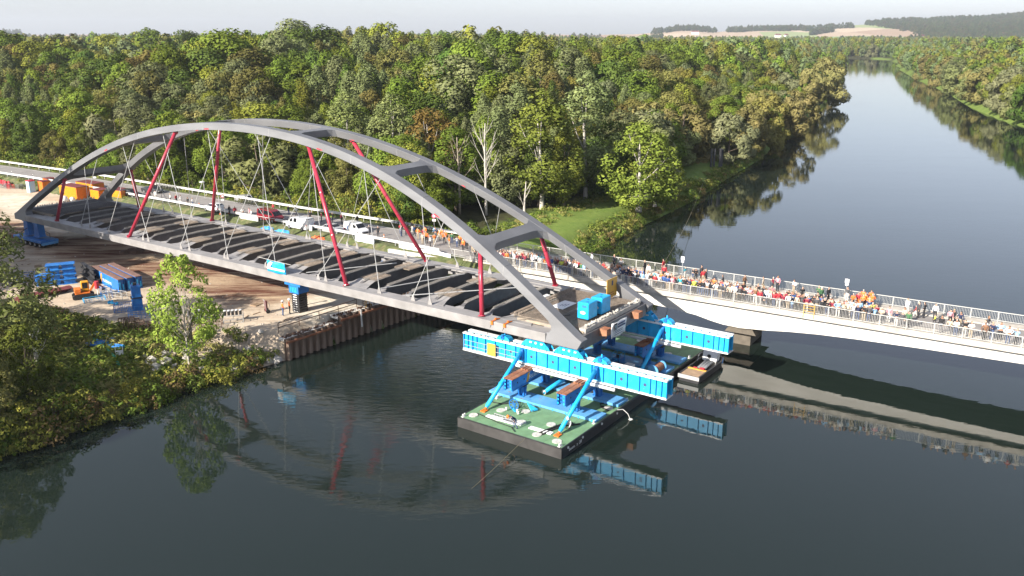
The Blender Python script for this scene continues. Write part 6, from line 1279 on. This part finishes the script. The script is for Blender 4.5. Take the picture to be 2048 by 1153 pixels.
bo=offs(RL,4.3); xs=[q[0] for q in bo][::-1]; ys=[q[1] for q in bo][::-1]
for i in range(26):
    x=(-66-i*.75 if i<9 else -45.5-(i-9)*.6 if i<17 else -12-(i-17)*.8) ; y=float(np.interp(x,xs,ys))+(-1.2 if 9<=i<17 else 0); bike(f'dark bicycle parked at the guard rail {"behind the containers" if i<9 else "beside the silver estate car" if i<17 else "near the bridge head"}',(x,y,rz_(x)+.02),RA+.9+R.uniform(-.25,.25))
# banners, tarpaulins, signs and cones along the road
def wallbanner(name,label,x0,x1,o,z0,z1,m):
    P_=offs(RL,o); xs=[q[0] for q in P_][::-1]; ys=[q[1] for q in P_][::-1]; y0,y1=(float(np.interp(v,xs,ys)) for v in (x0,x1)); A_=Vector((x0,y0,0)); B_=Vector((x1,y1,0)); t=thing(name,label,'banner',(x0,y0,rz_(x0))); d=B_-A_; n_=Vector((d.y,-d.x,0)).normalized(); b=MB(); k_=10; vs=[]
    for i in range(k_+1):
        for z in (z0,(z0+z1)/2,z1): u=i/k_; vs.append(tuple(d*u+n_*(.07*math.sin(u*14+z*2))+Vector((0,0,z+rz_(x0+(x1-x0)*u)-rz_(x0)+.04*math.sin(u*11)))))
    b.add(vs,[(3*i+j,3*i+3+j,3*i+4+j,3*i+1+j) for i in range(k_) for j in range(2)]); o_=b.build('cloth',m,t,smooth=True); s_=o_.modifiers.new('s','SOLIDIFY'); s_.thickness=.02
    for q in (0,.5,1): MB().path([tuple(d*q+Vector((0,0,z0-.6))),tuple(d*q+Vector((0,0,z1+.05)))],.03,6).build('post',M['galv'],t)
    return t
wallbanner('white_banner','long white banner hung below the crowd at the bridge head',-16.0,-8.2,-5.0,-.55,.55,M['white']); wallbanner('pale_banner','pale blue square banner hung on the roadside fence',-23.2,-20.0,-5.4,-.75,.85,M['pale']); wallbanner('white_banner','white banner on the guard rail in front of the white van',-34.6,-31.2,-5.0,-.7,1.0,M['white']); wallbanner('white_banner','white banner on the guard rail left of the dark red van',-45.8,-41.9,-5.0,-.45,.75,M['white'])
for x0,x1,m,l in ((-40.6,-38.2,'blueplastic','blue tarpaulin heap on the verge, left one'),(-38.0,-34.9,'blueplastic','blue tarpaulin heap on the verge beside the white banner'),(-31.0,-28.3,'orangefabric','orange tarpaulin heap right of the white banner')):
    P_=offs(RL,-6.3); y0=float(np.interp((x0+x1)/2,[q[0] for q in P_][::-1],[q[1] for q in P_][::-1])); t=thing('tarpaulin',l,'tarpaulin',((x0+x1)/2,y0,rz_(x0)-.7),RA); b=MB(); n=9; W_=(x1-x0)*1.1; vs=[]
    for i in range(n+1):
        for j in range(5): u,v=i/n,j/4; vs.append((u*W_-W_/2,v*1.5-.75,.15+.45*math.sin(math.pi*u)*math.sin(math.pi*v)+.12*math.sin(u*17+v*9)))
    b.add(vs,[(i*5+j,(i+1)*5+j,(i+1)*5+j+1,i*5+j+1) for i in range(n) for j in range(4)]); o_=b.build('sheet',M[m],t); s_=o_.modifiers.new('s','SOLIDIFY'); s_.thickness=.03
def rsign(label,loc,rz,m,h=2.6,r=.36):
    t=thing('road_sign',label,'sign',loc,rz); MB().tube((0,0,0),(0,0,h),.035,7).build('pole',M['galv'],t); MB().path([(0,-.05,h),(0,-.03,h)],r,18).build('disc',m,t); MB().path([(0,-.056,h),(0,-.05,h)],r*.6,16).build('disc_centre',M['pale'] if m is M['signpink'] else M['white'],t); MB().b2((-.3,-.05,h-.85),(.3,-.03,h-.5)).build('plate',M['white'],t); return t
rsign('round red-rimmed road sign behind the guard rail by the bridge crowd',(-12.2,134.5,4.2),-.2,M['signpink']); rsign('white and red stop disc sign behind the long yellow container',(-85.5,178.5,4.4),.1,M['redplastic'],2.2,.3); rsign('round white road sign beside the parked bicycles',(-51,152.5,4.4),.3,M['redplastic'],2.3,.34)
t=thing('street_lamp','white lamp on a pole behind the road near the left red prop','lamp',(-58.0,163.6,4.1),.3); MB().tube((0,0,0),(0,0,3.2),.06,8).build('pole',M['galv'],t); b=MB(); b.ell((-.3,0,3.3),(.5,.2,.18),10,5); b.build('lamp_head',M['white'],t)
CN=None
for i,(x,y,l) in enumerate(((-56,154.6,'orange cone on the road left of the white hatchback'),(-50.0,147.6,'orange cone beside the people left of the dark red van'),(-48.8,148.4,'orange cone in front of the parked bicycles'),(-19.0,126.9,'orange cone by the pale blue banner'))):
    if CN is None: CN=thing('traffic_cone',l,'traffic cone',(x,y,rz_(x)),0,'traffic cones on the road'); MB().path([(0,0,.04),(0,0,.75)],[.17,.04],12).build('cone',M['orange'],CN); MB().b2((-.22,-.22,0),(.22,.22,.04)).build('base',M['black'],CN); MB().path([(0,0,.35),(0,0,.5)],[.118,.09],12).build('white_band',M['white'],CN)
    else: dup(CN,l,(x,y,rz_(x)))
for i in range(9):
    x=-88-i*7; P_=offs(RL,-3.9); y=float(np.interp(x,[q[0] for q in P_][::-1],[q[1] for q in P_][::-1])); t=thing('delineator_post',f'white delineator post on the yard side of the road, {ords[i]} from the containers','post',(x,y,rz_(x)),0,'white delineator posts'); MB().ext([(-.06,-.04,0),(.06,-.04,0),(0,.06,0)],(0,0,1.1)).build('post_body',M['white'],t); MB().b2((-.065,-.05,.75),(.065,-.03,.95)).build('black_band',M['black'],t)
# ------------------------------------------------------------------ far farmhouses and hill woods
def unp(px,d): return ((px-1024)/1750/.9606*d,d)
for i,(px_,d,w,h,l) in enumerate(((1362,3900,30,9,'long white farm building on the far left ridge'),(1515,3500,22,8,'white farmhouse among the far fields'),(1530,3520,14,7,'small white barn beside the far farmhouse'),(1782,3050,16,8,'white house at the foot of the wooded hill, left'),(1812,3000,18,8,'white house at the foot of the wooded hill, middle'),(1830,3020,14,9,'white house at the foot of the wooded hill, right'),(1895,3100,14,7,'pale house high above the right bank trees'),(1930,3150,14,7,'pale house farther right on the wooded hill'))):
    x,y=unp(px_,d); z=float(hill_z(np.array([float(px_)]),np.array([float(d)]))[0])+(5 if d<3200 else 1); t=thing('farmhouse',l,'house',(x,y,z),.2*i); MB().b2((-w/2,-5,-3),(w/2,5,h)).build('walls',M['white'],t); b=MB(); b.ext([(-w/2-.5,-5.8,h),(-w/2-.5,5.8,h),(-w/2-.5,0,h+4.5)],(w+1,0,0)); b.build('roof',M['maroon'],t)
    for xx in np.linspace(-w/2+2,w/2-2,max(2,int(w/5))): MB().b2((xx-.7,-5.06,h*.45),(xx+.7,-5.0,h*.75)).build('window',M['glass'],t)
HW={}
g4=random.Random(77)
for (pa,pb,da,db,n) in ((1285,1400,4300,4700,160),(1420,1560,4350,4620,240),(1575,1625,3700,3950,110),(1560,1660,4200,4350,70),(1672,2080,3700,4750,1900),(1760,2080,3050,3900,1100),(-120,120,4300,4700,260),(-50,1300,2600,3600,1500),(1300,2080,2650,3050,1300),(1790,2090,2900,4700,1800)):
    for _ in range(n):
        px_=g4.uniform(pa,pb); d=g4.uniform(da,db)+40*math.sin(px_*.09)
        if noise.noise((px_*.02,d*.004,1.7))<-.18 and d<4200 and px_<1660: continue
        if 1660<px_<1800 and 3050<d<4700-(px_-1660)*11.8: continue
        x,y=unp(px_,d); z=float(hill_z(np.array([px_]),np.array([d]))[0]); HW.setdefault((g4.choice(['farA','farB']),g4.randrange(3)),[]).append((x,y,z-2,g4.uniform(.55,1.15)*(1.35 if d>3300 else 1.1),g4.random()*6.28))
ho=gn_instances('hill_woods',HW,lambda k:[(.050,.075,.028),(.065,.09,.03),(.085,.085,.035)][k[1]]); ho['kind']='stuff'; ho['label']='dark woods and tree lines on the far hills'; ho['category']='woods'
# ------------------------------------------------------------------ labels: where several share one, tell them apart by their order in view
ONES=['','first','second','third','fourth','fifth','sixth','seventh','eighth','ninth','tenth','eleventh','twelfth','thirteenth','fourteenth','fifteenth','sixteenth','seventeenth','eighteenth','nineteenth']
def ordn(n):
    if n<20: return ONES[n]
    t=['','','twent','thirt','fort','fift','sixt'][n//10]; return t+'ieth' if n%10==0 else t+'y-'+ONES[n%10]
DD={}
for o in sc.objects:
    if o.parent is None and 'label' in o and o.get('category') in ('tree','bush','person','bicycle','rock'): DD.setdefault(o['label'],[]).append(o)
for l,L in DD.items():
    if len(L)<2 or l.startswith('tall tree beside the yard'): continue
    L.sort(key=lambda o:o.location.x/max(1,o.location.y))
    for i,o in enumerate(L): o['label']=' '.join((l if len(l.split())<14 else l.replace(' and ',', ')).split()[:13])+', '+ordn(i+1)+' from left'
print('PEOPLE',PN)

# ------------------------------------------------------------------ the air: thin even haze round the whole scene
hz=MB(); hz.b2((-9600,-900,-12),(9600,11800,230)); hm_=bpy.data.materials.new('haze_air'); hm_.use_nodes=True; n_=hm_.node_tree.nodes; n_.remove(n_['Principled BSDF']); pv=n_.new('ShaderNodeVolumePrincipled'); pv.inputs['Color'].default_value=(.86,.92,1,1); pv.inputs['Density'].default_value=.0001; pv.inputs['Anisotropy'].default_value=.2
hm_.node_tree.links.new(pv.outputs[0],n_['Material Output'].inputs['Volume']); hzo=hz.build('haze',hm_); hzo['kind']='stuff'
